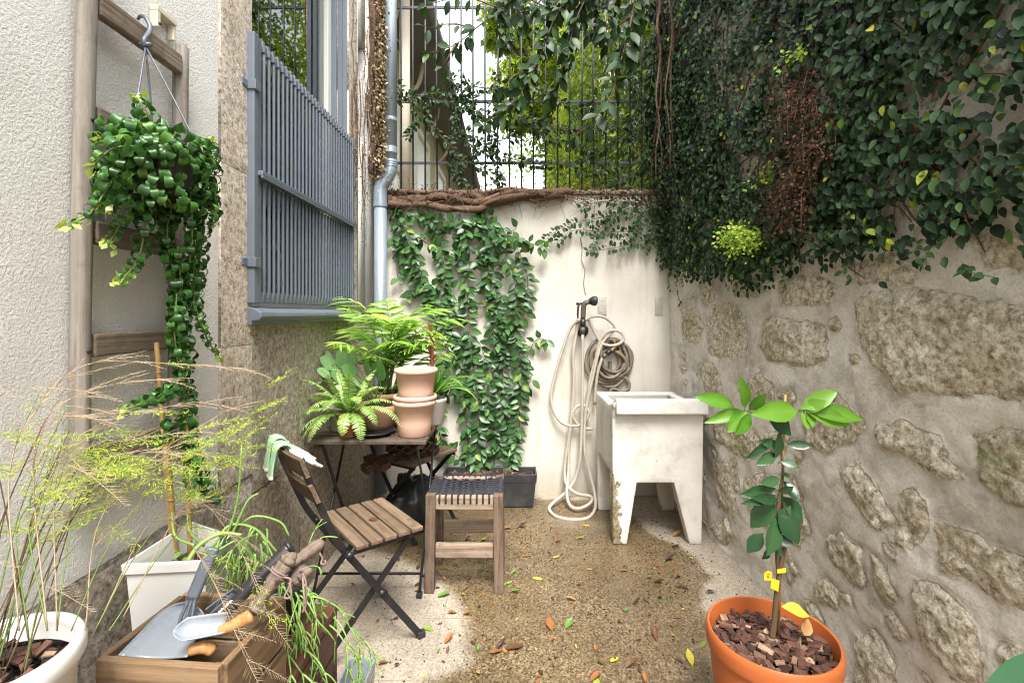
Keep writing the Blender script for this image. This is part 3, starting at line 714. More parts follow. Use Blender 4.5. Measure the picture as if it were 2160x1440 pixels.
gt.build('gutter', M['eave'], rfo)
for y in np.arange(4.8, 14, 1.3):
    bk = MB(); bk.tube([A(XN+.01, y, 4.0), A(XN+.10, y, 4.05), A(XN+.2, y, 4.2), A(XN+.25, y, 4.44)], .028, 8, smooth=4); bk.build('eave_bracket', M['farwall'], fh)
for y0 in (5.0, 6.7, 8.6, 10.6):
    mb = MB(); mb.box((XN, y0, 2.25), (XN+.05, y0+.09, 3.95)); mb.box((XN, y0+1.0, 2.25), (XN+.05, y0+1.09, 3.95)); mb.box((XN, y0+.09, 3.86), (XN+.05, y0+1.0, 3.95)); mb.box((XN, y0+.09, 2.95), (XN+.04, y0+1.0, 3.0))
    w = mb.build('window', M['winframe'], fh, smooth=False)
    p = MB(); p.box((XN+.002, y0+.09, 2.25), (XN+.012, y0+1.0, 2.95)); p.box((XN+.002, y0+.09, 3.0), (XN+.012, y0+1.0, 3.86)); p.build('pane', M['whiteplastic'], w, smooth=False)
pp = MB(); pp.tube([A(-1.02, 4.6, 2.1), A(-1.02, 4.6, 4.46)], .05, 14); pp.build('soil_pipe', M['farwall'], fh)
# =================================================================== CLIMBERS AND FOLIAGE
def rnorm(n, s=1.0): return rng.normal(0, s, (n, 3))
def seg_points(pts, step):
    P = smooth_path(pts, 8); L = np.concatenate([[0], np.cumsum(np.linalg.norm(np.diff(P, axis=0), axis=1))])
    n = max(2, int(L[-1]/step)); t = np.linspace(0, L[-1], n)
    Q = np.stack([np.interp(t, L, P[:, i]) for i in range(3)], 1)
    return Q, unit(np.gradient(Q, axis=0))

# ---- creeping fig over the stone wall
low_px = [(1418,560),(1440,585),(1480,580),(1530,560),(1580,600),(1640,570),(1700,560),(1750,535),(1790,545),(1830,565),(1880,555),(1930,545),(1990,520),(2040,505),(2100,540),(2160,585)]
lowY = np.array([wallP(x, y)[1] for x, y in low_px])[::-1]; lowZ = np.array([wallP(x, y)[2] for x, y in low_px])[::-1]
bare = [((1938,455), 46, 48), ((2110,515), 58, 26), ((1608,345), 34, 26), ((1925,330), 16, 26), ((2130,105), 22, 24), ((1990,520), 30, 20), ((1870,555), 40, 16), ((1700,330), 18, 30), ((2145,300), 12, 16), ((1800,470), 20, 22), ((1895,380), 20, 16), ((2020,300),18,14), ((1560,200),12,22)]
def fig_ok(Y, Z, px, py):
    lim = np.interp(Y, lowY, lowZ)
    e = (Z-lim)+(fbm(Y*12, Z*3, 5)-.5)*.30
    p = np.clip(e/.10+.15, 0, 1)
    for (cx, cy), rx, ry in bare:
        d = ((px-cx)/rx)**2+((py-cy)/ry)**2
        p = p*np.clip((d-.55)*1.1+.08, 0.03, 1)
    d = ((px-1735-(py-300)*(-.12))/52)**2+((py-300)/205)**2
    p = p*np.clip(d-.3, .62, 1)
    p = p*np.clip(.72+(fbm(Y*5, Z*5, 9)-.42)*4.5, .24, 1)
    return p
def build_fig():
    n = 48000
    Y = rng.uniform(.55, 3.45, n); Z = rng.uniform(1.35, 3.75, n)
    px = CX+F*((WA-WB*Y)/Y); py = HY-(Z-CH)*F/Y
    keep = rng.random(n) < fig_ok(Y, Z, px, py)
    Y, Z, px = Y[keep], Z[keep], px[keep]; n = len(Y)
    layer = rng.random(n)
    near = np.clip((1.9-Y)/1.0, 0, 1)
    cor = np.clip((Y-2.5)/.9, 0, 1)*np.clip((Z-1.7)/.8, 0, 1)
    X = WA-WB*Y-.012-.085*layer**1.3-.16*cor*layer*rng.random(n)
    flow = fbm(Y*2.2, Z*2.2, 31)
    D = np.stack([-.25+.2*rng.normal(size=n), -.75+1.3*(flow-.5)+.45*rng.normal(size=n), -.75+.35*rng.normal(size=n)], 1)
    N = np.stack([-.95+.22*rng.normal(size=n), -.40+.28*rng.normal(size=n), .38+.28*rng.normal(size=n)], 1)
    S = (.021+.024*rng.random(n)**1.4)*(1+.12*near); t = np.clip(.40+.26*rng.normal(size=n)+.2*(fbm(Y*2, Z*2, 77)-.5), 0, .88)
    t[rng.random(n) < .012] = .97
    mb = MB(); mb.leaves(LF_IVY, np.stack([X, Y, Z], 1), D, N, S, t, rng.uniform(.75, 1.15, n))
    t = thing('creeping_fig', 'dense dark green small leaved creeper covering the upper stone wall', 'climbing plant', (WA-.1, 2.2, 1.4))
    mb.build('foliage', M['lf_fig'], t)
    st = MB()
    for k in range(85):
        y, z = R.uniform(.9, 3.4), R.uniform(1.7, 3.2); P = []; a = R.uniform(-2.4, -.6)
        for i in range(9):
            P.append(A(WA-WB*y-.016-R.random()*.02, y, z)); a += R.uniform(-.4, .4); y += .09*math.cos(a); z += .10*math.sin(a)*.9
            y = min(max(y, .4), 3.4)
            if z < np.interp(y, lowY, lowZ)-.05: break
        if len(P) > 2: st.tube(P, [R.uniform(.003, .007), .0015], 5, smooth=3)
    for k in range(16):     # woody curtain in the corner
        y = R.uniform(3.05, 3.42); x = WA-WB*y-R.uniform(.03, .16); z = 3.8; P = []
        while z > R.uniform(1.9, 2.4):
            P.append(A(x, y, z)); z -= .16; x += R.uniform(-.025, .025); y += R.uniform(-.02, .02)
        st.tube(P, [R.uniform(.006, .014), .004], 6, smooth=3)
    st.build('stem', M['browntwig'], t)
    # loose sprays hanging below the edge
    for px0, py0, px1, py1 in ((1440,560,1432,610),(1452,560,1455,640),(1470,560,1462,600),(1560,560,1556,600),(1985,505,1992,560),(2080,560,2150,585),(1820,555,1835,590),(2040,500,2000,560),(1700,555,1690,610),(1650,560,1660,600)):
        a, b = wallP(px0, py0, .05), wallP(px1, py1, .06); Q, T = seg_points([a, (a+b)/2+A(-.02, .01, 0), b], .016)
        hb = MB(); hs_ = MB(); hs_.tube(Q, .0015, 5)
        for i, q in enumerate(Q):
            hb.leaves(LF_IVY, [q], [A(-.3, (-1)**i*.8, -.5)+rnorm(1, .2)[0]], [A(-.8, -.2, .5)+rnorm(1, .2)[0]], R.uniform(.024, .036), min(.9, .62+.15*R.random()))
        o_ = hb.build('hanging_spray', M['lf_fig'], t); hs_.build('spray_stem', M['stalk'], o_)
    # branch reaching over the top of the back wall
    hb = MB(); hs_ = MB()
    strands = [[(1425,432),(1390,462),(1330,452),(1250,462),(1190,478),(1150,505)],[(1420,450),(1370,500),(1300,522),(1240,530)],[(1400,418),(1330,425),(1270,425),(1225,440)],[(1425,470),(1400,510),(1405,545)],
               [(1420,440),(1350,480),(1290,490),(1210,486),(1175,512)],[(1415,425),(1370,440),(1330,500),(1290,505)],[(1420,445),(1385,480),(1360,530)],[(1410,420),(1380,470),(1390,530)],[(1300,455),(1260,490),(1248,520)],[(1390,425),(1310,445),(1280,470)]]
    for s_ in strands:
        Q, T = seg_points([W(x, y, YB-.03-R.random()*.05) for x, y in s_], .021); hs_.tube(Q, [.004, .0015], 5)
        for i, q in enumerate(Q):
            for sd_ in (-1, 1):
                if R.random() < .15: continue
                side = A(-T[i][2], 0, T[i][0])*sd_
                hb.leaves(LF_IVY, [q+side*R.uniform(0, .015)], [T[i]*.3+side+A(0, -.5, -.35)+rnorm(1, .3)[0]], [A(0, -1, .35)+rnorm(1, .25)[0]], R.uniform(.03, .046), np.clip(.4+.25*R.random(), 0, .85))
    hb.build('trailing_leaves', M['lf_fig'], t); hs_.build('trailing_stem', M['browntwig'], t)
build_fig()

# ---- ferns rooted in the stone wall
def maidenhair(c_px, n, spread, label, down=True):
    base = wallP(*c_px, .05); t = thing('maidenhair_fern', label, 'fern', base)
    lf = MB(); st = MB()
    for k in range(n):
        a = R.uniform(-1.3, 1.3); L = R.uniform(.4, 1.0)*spread
        e = base+A(-R.uniform(.3, .9)*L*.7, math.sin(a)*L*1.1, L*(.45*math.cos(a)-R.random()*.6))
        mid = (base+e)/2+A(-.02, 0, .3*L)
        Q, T = seg_points([base+rnorm(1, .002)[0], mid, e], .012); st.tube(Q, .0009, 4)
        for i in range(2, len(Q)):
            for q in range(3):
                off = rnorm(1, .012)[0]
                lf.leaves(LF_ROUND, [Q[i]+off], [unit(off+A(0, 0, -.006))], [A(-.7, -.5, .6)+rnorm(1, .35)[0]], R.uniform(.009, .015), R.uniform(.2, .95))
    st.build('stem', M['browntwig'], t); lf.build('fronds', M['lf_maiden'], t)
maidenhair((1612,520), 34, .25, 'bright green maidenhair fern growing from the stone wall under the creeper')
maidenhair((1655,385), 5, .10, 'small yellowish fern sprig beside the dry brown clump on the stone wall')
maidenhair((1720,130), 5, .12, 'small yellow green fern tuft above the dry brown clump, high on the wall')
def dry_clump():
    t = thing('dried_fern', 'dead brown fern clump hanging down the creeper covered stone wall', 'dead fern', wallP(1730, 250, .05))
    lf = MB(); st = MB()
    for k in range(105):
        g = R.random()
        f_ = R.random()**.8; x0 = np.interp(f_, [0, .25, .6, 1], [1690, 1752, 1765, 1725])+R.gauss(0, 24); y0 = np.interp(f_, [0, .25, .6, 1], [95, 175, 290, 390])+R.gauss(0, 18)
        x1 = x0-R.uniform(-30, 55); y1 = min(505, y0+R.uniform(50, 150)); dp = R.uniform(.03, .16)
        if R.random() < .15: x1 = x0+R.uniform(-110, 60); y1 = y0+R.uniform(10, 90)
        a, b = wallP(x0, y0, .04), wallP(x1, y1, dp)
        Q, T = seg_points([a, (a+b)/2+A(-.05*R.random(), 0, .02), b], .017); st.tube(Q, .0011, 4)
        for i in range(3, len(Q)):
            for q in range(4):
                off = rnorm(1, .013)[0]
                lf.leaves(LF_ROUND, [Q[i]+off], [unit(off+A(0, 0, -.008))], [A(-.7, -.5, .4)+rnorm(1, .5)[0]], R.uniform(.006, .013), np.clip(R.gauss(.42, .24), 0, 1))
    st.build('stem', M['browntwig'], t); lf.build('fronds', M['lf_dry'], t)
dry_clump()

# ---- climbing jasmine on the back wall
def jasmine():
    t = thing('climbing_jasmine', 'glossy green jasmine climbing the cream wall from the black trough', 'climbing plant', (0.0, 3.3, .2))
    st = [[(990,990),(985,900),(975,800),(960,700),(940,600),(930,520),(900,450)],[(1000,990),(1010,880),(1000,780),(990,690),(985,600),(990,520),(970,450)],
          [(1040,995),(1050,900),(1060,800),(1055,700),(1040,600),(1050,520),(1090,480)],[(1075,1000),(1090,900),(1100,780),(1085,690),(1090,620),(1070,540),(1040,470)],
          [(985,840),(930,790),(945,720),(905,620),(875,540),(850,460)],[(905,650),(880,590),(858,540),(832,500)],[(1000,560),(1060,500),(1110,510),(1148,524)],[(1060,700),(1108,660),(1100,620)],
          [(1100,780),(1128,720),(1152,716)],[(935,950),(925,900),(922,850),(948,820)],[(828,440),(848,520),(838,585)],[(850,445),(930,468),(1000,470),(1060,482)],[(1090,835),(1122,800)],
          [(940,640),(1000,640),(1052,660)],[(1070,1000),(1086,1030),(1082,1062)],[(1000,990),(962,960),(935,930)],[(1080,965),(1060,850),(1010,720)],[(1020,620),(1030,560),(1020,500),(1000,455)],
          [(960,560),(985,480),(1040,455)],[(1110,640),(1112,580),(1090,520)],[(1060,950),(1030,880),(1030,800)],[(1020,990),(1024,960),(1010,930)],[(860,620),(900,600),(950,610)],[(1095,900),(1100,860),(1085,820)],[(950,700),(985,740),(1040,760)],[(880,500),(915,520),(960,530)],[(1070,760),(1040,700),(1060,620)]]
    sm = MB(); lf = MB()
    for s_ in st:
        k0 = R.uniform(.02, .07)
        Q, T = seg_points([W(x, y, YB-k0-R.random()*.02) for x, y in s_], .036); sm.tube(Q, [.0035, .0018], 6, smooth=2)
        for i, q in enumerate(Q):
            side = unit(np.cross(T[i], A(0, -1, 0)))
            for sd_ in (-1, 1):
                if R.random() < .06: continue
                d = side*sd_*R.uniform(.4, 1.1)+T[i]*R.uniform(-.3, .5)+A(0, -R.uniform(.0, .5), -R.uniform(.2, 1.0))
                nn = A(0, -1.0, .38)+rnorm(1, .28)[0]
                tt = np.clip(R.gauss(.45, .17), 0, .85)
                if R.random() < .015: tt = 1
                lf.leaves(LF_OVAL, [q+unit(d)*.006], [d], [nn], R.uniform(.056, .088), tt, R.uniform(.9, 1.25), .16)
            if R.random() < .45:
                d = A(R.gauss(0, .8), -.7, -.5); lf.leaves(LF_OVAL, [q+A(0, -.012, 0)], [d], [A(0, -.8, .6)+rnorm(1, .3)[0]], R.uniform(.05, .075), np.clip(R.gauss(.5, .15), 0, .9))
    sm.build('stem', M['browntwig'], t); lf.build('foliage', M['lf_jas'], t)
jasmine()
tr = thing('plant_trough', 'black plastic trough at the foot of the jasmine, filled with bark', 'planter', (-.14, 3.27, 0))
x0, x1, y0, y1 = -.46, .166, 3.19, 3.36
def trough_shell(mb, x0, x1, y0, y1, z0, z1, ins, th):
    b = [A(x0+ins, y0+ins, z0), A(x1-ins, y0+ins, z0), A(x1-ins, y1-ins, z0), A(x0+ins, y1-ins, z0)]
    t_ = [A(x0, y0, z1), A(x1, y0, z1), A(x1, y1, z1), A(x0, y1, z1)]
    ti = [A(x0+th, y0+th, z1), A(x1-th, y0+th, z1), A(x1-th, y1-th, z1), A(x0+th, y1-th, z1)]
    bi = [A(x0+ins+th, y0+ins+th, z0+th), A(x1-ins-th, y0+ins+th, z0+th), A(x1-ins-th, y1-ins-th, z0+th), A(x0+ins+th, y1-ins-th, z0+th)]
    V = b+t_+ti+bi; Fs = [(3,2,1,0),(12,13,14,15)]
    for k in range(4):
        j = (k+1) % 4; Fs += [(k, j, 4+j, 4+k), (4+k, 4+j, 8+j, 8+k), (8+k, 8+j, 12+j, 12+k)]
    mb.add(V, Fs)
mb = MB(); trough_shell(mb, x0+.008, x1-.008, y0+.006, y1-.006, .004, .175, .018, .008); mb.build('body', M['anthracite'], tr, smooth=False, bevel=.004)
mb = MB(); trough_shell(mb, x0, x1, y0, y1, .172, .228, .004, .012); mb.build('rim', M['anthracite'], tr, smooth=False, bevel=.003)
mb = MB(); mb.box((x0+.02, y0+.02, .1), (x1-.02, y1-.02, .185)); mb.build('soil', M['soil'], tr)
def chips(mb, fn, n, s0, s1):
    for k in range(n):
        p = fn(); a = R.random()*6.3; s = R.uniform(s0, s1); d = A(math.cos(a), math.sin(a), R.uniform(-.35, .35)); 
        mb.bar(p-d*s/2, p+d*s/2, s*R.uniform(.35, .7), s*R.uniform(.12, .3), up=(R.gauss(0, .4), R.gauss(0, .4), 1), tint=min(1, max(0, R.gauss(.5, .28))), taper=R.uniform(.5, 1))
mb = MB(); chips(mb, lambda: A(R.uniform(x0+.03, x1-.03), R.uniform(y0+.03, y1-.03), .19+R.random()*.02), 170, .015, .045); mb.build('bark_mulch', M['bark'], tr, smooth=False, kind='stuff')

# ---- woody vine along the top of the back wall
def vine_trunk():
    t = thing('woody_vine', 'thick twisted brown vine trunk lying along the top of the back wall', 'vine', (-.4, YB, 2.1))
    mb = MB()
    S_ = [([(815,432),(860,420),(930,425),(985,412),(1040,425),(1110,418),(1180,408),(1215,402)], .030, 0),
          ([(818,418),(870,430),(930,412),(1000,428),(1060,410),(1130,405),(1200,404)], .024, .03),
          ([(820,428),(900,434),(950,440),(1000,442),(1040,428),(1090,412),(1150,412)], .022, .05),
          ([(830,408),(900,404),(960,408),(1050,402),(1120,404)], .014, -.02), ([(900,425),(960,442),(1010,438),(1050,420)], .016, .06)]
    for pts, r, off in S_:
        P = smooth_path([W(x, y, YB-.035-off*.8) for x, y in pts], 8)
        P = P+np.stack([np.zeros(len(P)), .012*np.sin(np.arange(len(P))*.5+off*99), .008*np.cos(np.arange(len(P))*.5+off*50)], 1)
        rr = [r*(1+.18*math.sin(k*1.9+off*40)) for k in range(14)]; rr[-1] *= .5
        mb.tube(P, rr, 12)
    mb.build('trunk', M['vinebark'], t)
    tw = MB()
    for k in range(170):
        x, y = R.uniform(815, 1410), R.uniform(400, 432); p = W(x, y, YB-.03-R.random()*.06); P = [p]; a = R.uniform(-.4, 3.5)
        d = A(math.cos(a)*.8, -.25+.3*R.random(), -.25*math.sin(a)-.05)
        for i in range(5): d = d+rnorm(1, .3)[0]*A(1, .4, 1); p = p+unit(d)*R.uniform(.02, .05); P.append(p)
        tw.tube(P, [.0026, .0008], 4, smooth=2)
    tw.build('twig', M['browntwig'], t)
    lf = MB(); n = 620
    P = np.stack([rng.uniform(-.86, 1.0, n), YB-rng.uniform(0, .1, n), 2.13+rng.normal(0, .03, n)], 1)
    lf.leaves(LF_TINY, P, rnorm(n), A(0, -.5, 1)+rnorm(n, .5), rng.uniform(.012, .03, n), rng.uniform(0, 1, n)); lf.build('dry_leaves', M['lf_dry'], t)
vine_trunk()

# ---- dead climber on the house corner beside the downpipe
def dead_climber():
    t = thing('dead_climber', 'leafless brown climber with curled dry leaves beside the downpipe', 'dead climber', (XL+.03, 3.25, 2.0))
    st = MB(); lf = MB()
    for k in range(18):
        y = R.uniform(3.17, 3.56); z = 4.3; P = []; y1 = 3.33+R.uniform(-.09, .12)
        n = 16
        for i in range(n+1):
            f = i/n; P.append(A(XL+.016+R.uniform(0, .05), y+(y1-y)*f+R.uniform(-.02, .02), 4.3-f*2.1*R.uniform(.98, 1)))
        st.tube(P, [R.uniform(.010, .026), R.uniform(.008, .020), .005], 7, smooth=3)
        for q in smooth_path(P, 4):
            for j in range(4):
                p = q+A(R.uniform(.005, .09), R.gauss(0, .045), R.gauss(0, .03))
                lf.leaves(LF_TINY, [p], [A(R.gauss(.3, .5), R.gauss(0, 1), R.gauss(-.5, .6))], [A(1, -.5, .4)+rnorm(1, .5)[0]], R.uniform(.016, .034), np.clip(R.gauss(.55, .3), 0, 1))
    for k in range(15):    # thin stems fanning over the granite jamb and render
        y = R.uniform(2.86, 3.28); z = R.uniform(2.3, 3.6); P = []
        for i in range(10):
            P.append(A(XL+.014+R.random()*.012, y, z)); y += R.uniform(-.022, .028); z -= R.uniform(.05, .11)
            y = min(max(y, 2.84), 3.4)
            if z < 1.72: break
        if len(P) < 3: continue
        st.tube(P, [.0045, .0012], 5, smooth=2)
        for q in P:
            for j in range(3):
                lf.leaves(LF_TINY, [q+A(.012, R.gauss(0, .02), R.gauss(0, .02))], [rnorm(1)[0]], [A(1, -.4, .3)+rnorm(1, .4)[0]], R.uniform(.008, .02), R.random())
    st.build('stem', M['vinebark'], t); lf.build('dry_leaves', M['lf_drypale'], t)
dead_climber()

# ---- leafy branches hanging in front of and over the fence
def branch(label, strands, L, mat='lf_hang', step=.05, name='hanging_branch', tb=.4, droop=.6, pair=2, group=None, stemr=.006):
    p0 = W(*strands[0][0][:2], strands[0][0][2]); t = thing(name, label, 'branch', p0, group=group)
    st = MB(); lf = MB()
    for s_ in strands:
        Q, T = seg_points([W(*q) for q in s_], step); st.tube(Q, [stemr, stemr*.35], 6, smooth=2)
        for i, q in enumerate(Q):
            for k in range(pair):
                a = R.uniform(0, 2*PI); u = unit(np.cross(T[i], A(.3, .2, 1))); v = np.cross(T[i], u)
                d = T[i]*.5+u*math.cos(a)+v*math.sin(a)+A(0, 0, -droop)
                lf.leaves(LF_LONG, [q+unit(d)*.012], [d], [A(0, -1.0, .35)+rnorm(1, .38)[0]], L*R.uniform(.65, 1.2), np.clip(R.gauss(tb, .2), 0, 1), R.uniform(1.0, 1.45), .12)
    st.build('stem', M['browntwig'], t); lf.build('foliage', M[mat], t)
branch('large leaved branch arching down over the fence to its left end', [[(1110,-60,3.0),(1070,10,3.0),(1010,55,2.98),(960,95,2.95),(905,112,2.95)],[(1000,60,2.98),(950,50,2.95),(905,60,2.94)],[(960,95,2.95),(935,140,2.95)],[(1060,20,3.0),(980,-5,3.0),(900,10,3.0)]], .085, step=.06)
branch('dense dark leafy branch drooping across the middle of the fence', [[(1330,-50,3.0),(1290,20,3.0),(1275,90,3.0)],[(1380,-40,3.0),(1330,40,3.0),(1300,140,3.0)],[(1260,-40,2.95),(1220,30,2.95),(1190,130,2.95),(1160,210,2.95)],[(1100,-50,3.0),(1060,10,3.0),(1055,70,3.0)],[(1300,-30,3.1),(1230,10,3.1),(1130,20,3.1),(1060,40,3.1)],[(1350,20,3.1),(1290,60,3.1),(1210,70,3.1)],[(1230,-60,2.9),(1170,40,2.9),(1130,140,2.88),(1080,220,2.86),(1020,262,2.86)],[(1190,-40,3.0),(1110,30,3.0),(1070,90,2.98)],[(1150,80,2.92),(1200,110,2.9),(1180,150,2.9)],[(1280,-50,3.0),(1240,30,3.0),(1200,60,3.0)],[(1130,140,2.88),(1085,160,2.88),(1060,190,2.88)],[(1160,20,2.95),(1120,0,2.95),(1080,-20,2.95)],[(1240,-30,2.95),(1180,0,2.95),(1140,60,2.95)]], .086, step=.03, tb=.35)
branch('long thin branch ending in large paired leaves in front of the right fence bars', [[(1350,-60,2.7),(1330,50,2.7),(1312,120,2.68),(1290,200,2.66),(1250,255,2.66),(1215,285,2.66)],[(1300,170,2.68),(1312,120,2.68),(1322,80,2.7)],[(1370,-50,2.75),(1350,0,2.75),(1358,35,2.75)]], .105, step=.075, pair=3)
branch('small leaved trailing branch along the middle rail of the fence', [[(830,215,3.42),(880,205,3.42),(940,215,3.43),(1000,235,3.43),(1060,245,3.44)],[(835,220,3.4),(845,200,3.4),(838,170,3.4)],[(900,215,3.42),(905,260,3.42),(960,320,3.42),(975,385,3.42)],[(960,220,3.43),(965,270,3.43),(1000,310,3.43),(1060,330,3.43)],[(1060,245,3.45),(1120,255,3.45),(1180,270,3.45)],[(1000,235,3.43),(990,180,3.43),(960,150,3.43)],[(870,210,3.42),(880,250,3.42),(860,290,3.42)],[(1000,240,3.43),(1040,290,3.43),(1050,360,3.43),(1062,395,3.43)],[(1180,270,3.45),(1260,275,3.45),(1330,262,3.45)],[(985,180,3.43),(1040,190,3.43),(1090,200,3.43)],[(950,330,3.44),(1010,350,3.44),(1050,380,3.44)],[(945,345,3.43),(965,372,3.43),(985,398,3.43)],[(940,160,3.44),(970,190,3.44),(1010,250,3.44)],[(1060,330,3.44),(1120,345,3.45),(1160,350,3.45)],[(985,330,3.44),(1040,300,3.44),(1100,290,3.44)],[(850,205,3.41),(930,195,3.42),(990,205,3.43)],[(1100,260,3.45),(1180,300,3.45),(1250,320,3.45)],[(1380,250,3.45),(1300,300,3.45),(1220,345,3.45)],[(1390,340,3.45),(1330,370,3.45),(1280,395,3.45)],[(1120,180,3.45),(1200,220,3.45),(1290,230,3.45)],[(1180,345,3.45),(1240,365,3.45),(1300,350,3.45)],[(1050,150,3.44),(1040,220,3.44),(1075,270,3.44)],[(1330,100,3.45),(1345,200,3.45),(1330,300,3.45)],[(940,290,3.44),(990,280,3.44),(1040,320,3.44)]], .044, step=.0125, stemr=.004, droop=.35, tb=.35)
branch('twiggy leaf tangle above the right end of the fence by the stone wall', [[(1420,-80,3.3),(1360,30,3.3),(1330,110,3.3)],[(1440,-80,3.25),(1390,60,3.25),(1370,200,3.25)],[(1300,-80,3.2),(1270,0,3.2),(1255,70,3.2)],[(1400,-60,3.1),(1310,-20,3.1),(1240,30,3.1)],[(1420,60,3.35),(1395,200,3.35),(1400,330,3.35)],[(1420,150,3.3),(1375,250,3.35),(1365,350,3.35)],[(1150,-80,3.2),(1100,-20,3.2),(1040,20,3.2)],[(1420,20,3.3),(1370,120,3.35),(1380,300,3.38)],[(1400,0,3.3),(1340,60,3.3),(1335,180,3.35)],[(1410,250,3.36),(1385,330,3.38),(1390,400,3.4)],[(1380,-60,3.2),(1330,10,3.2),(1290,30,3.2)]], .06, step=.022, tb=.25)

# ---- vegetation beyond the fence
def scatter(mb, tm, P, s0, s1, tb, ts, up=(0, -.3, 1), wid=1.0):
    n = len(P); D = rnorm(n)+A(0, 0, -.6); N = np.asarray(up, float)+rnorm(n, .55)
    mb.leaves(tm, P, D, N, rng.uniform(s0, s1, n), np.clip(rng.normal(tb, ts, n), 0, 1), wid)
def ivy_far():
    w = MB(); Y, Z = np.meshgrid(np.arange(3.62, 16, .2), np.arange(2.0, 6.2, .2), indexing='ij')
    w.box((1.32, 3.62, 1.9), (1.6, 16, 5.2)); o = w.build('boundary_wall', M['rubble'], loc=(1.45, 9, 2)); tag(o, 'far boundary wall behind bright ivy beyond the fence', 'wall')
    t = thing('ivy', 'sunlit yellow green ivy cascading down the boundary wall beyond the fence', 'climbing plant', (1.2, 7, 2.05))
    n = 30000; Y = 3.75+rng.random(n)**1.3*9; Z = 2.05+rng.random(n)*(3.6+.1*Y)
    b = np.clip((Y-3.6)/2.2, .1, 1)*(.18+.62*fbm(Y*1.3, Z*1.3, 4)); X = 1.30-b*rng.random(n)**.5-.02
    mb = MB(); n2 = len(Y)
    D = rnorm(n2, .6)+A(-.2, -.3, -.9); N = A(-.9, -.4, .4)+rnorm(n2, .4)
    mb.leaves(LF_IVY, np.stack([X, Y, Z], 1), D, N, rng.uniform(.045, .08, n2)*(1+.03*(Y-3.7)), np.clip(.35+.9*(fbm(Y*1.3, Z*1.3, 8)-.5)+rng.normal(0, .2, n2), 0, 1), 1.0)
    mb.build('foliage', M['lf_far'], t)
    s = MB()
    for k in range(40):
        y = 3.8+R.random()*6; z = 5; P = []
        while z > 2.1: P.append(A(1.28-R.random()*.15, y, z)); y += R.uniform(-.06, .06); z -= .3
        s.tube(P, [.015, .008], 5)
    s.build('stem', M['browntwig'], t)
ivy_far()
def far_tree(label, x, y, z0, h, rx, n, tb, tx=0.0, group=None):
    t = thing('tree', label, 'tree', (x+tx, y, 2.0), group=group)
    tk = MB(); tk.tube([A(x+tx, y, 2.0), A(x+tx*.6+.05, y, z0), A(x-.1, y, z0+h*.5), A(x, y, z0+h*.9)], [.16, .11, .06, .02], 10, smooth=4)
    cl = []
    for k in range(40):
        a = R.random()*6.3; r = rx*math.sqrt(R.random())*.85; c = A(x+r*math.cos(a), y+r*math.sin(a), z0+h*R.uniform(.05, .95))
        cl.append((c, R.uniform(.18, .42)*rx)); s0 = A(x, y, z0+(c[2]-z0)*.5); tk.tube([s0, (s0+c)/2+A(0, 0, .15), c], [.045, .012], 6, smooth=3)
    tk.build('trunk', M['treebark'], t)
    mb = MB()
    for c, r in cl:
        m = int(n/len(cl)); d = unit(rng.normal(size=(m, 3)))*(rng.random((m, 1))**.4)*r*A(1, 1, .75)
        scatter(mb, LF_IVY, c+d, .08, .14, tb+R.uniform(-.18, .18), .18)
    mb.build('crown', M['lf_far'], t)
far_tree('bright yellow green tree rising behind the fence, left of the ivy wall', .55, 10.0, 4.7, 4.0, 1.30, 19000, .42, .65)
far_tree('taller olive green tree further behind the yellow green one', 1.6, 13.5, 5.2, 5.2, 2.0, 9000, .35)
def tuft():
    t = thing('spiky_plant', 'spiky leaved plant against the bright gap behind the fence', 'plant', (.42, 5.2, 2.05)); mb = MB()
    for k in range(26):
        a = R.random()*6.3; mb.leaves(LF_BLADE, [A(.42, 5.2, 2.08)], [A(math.cos(a)*.5, math.sin(a)*.5, 1)], [A(math.cos(a), math.sin(a), -.4)], R.uniform(.25, .45), R.uniform(.1, .4), .35)
    mb.build('leaves', M['lf_far'], t)
tuft()
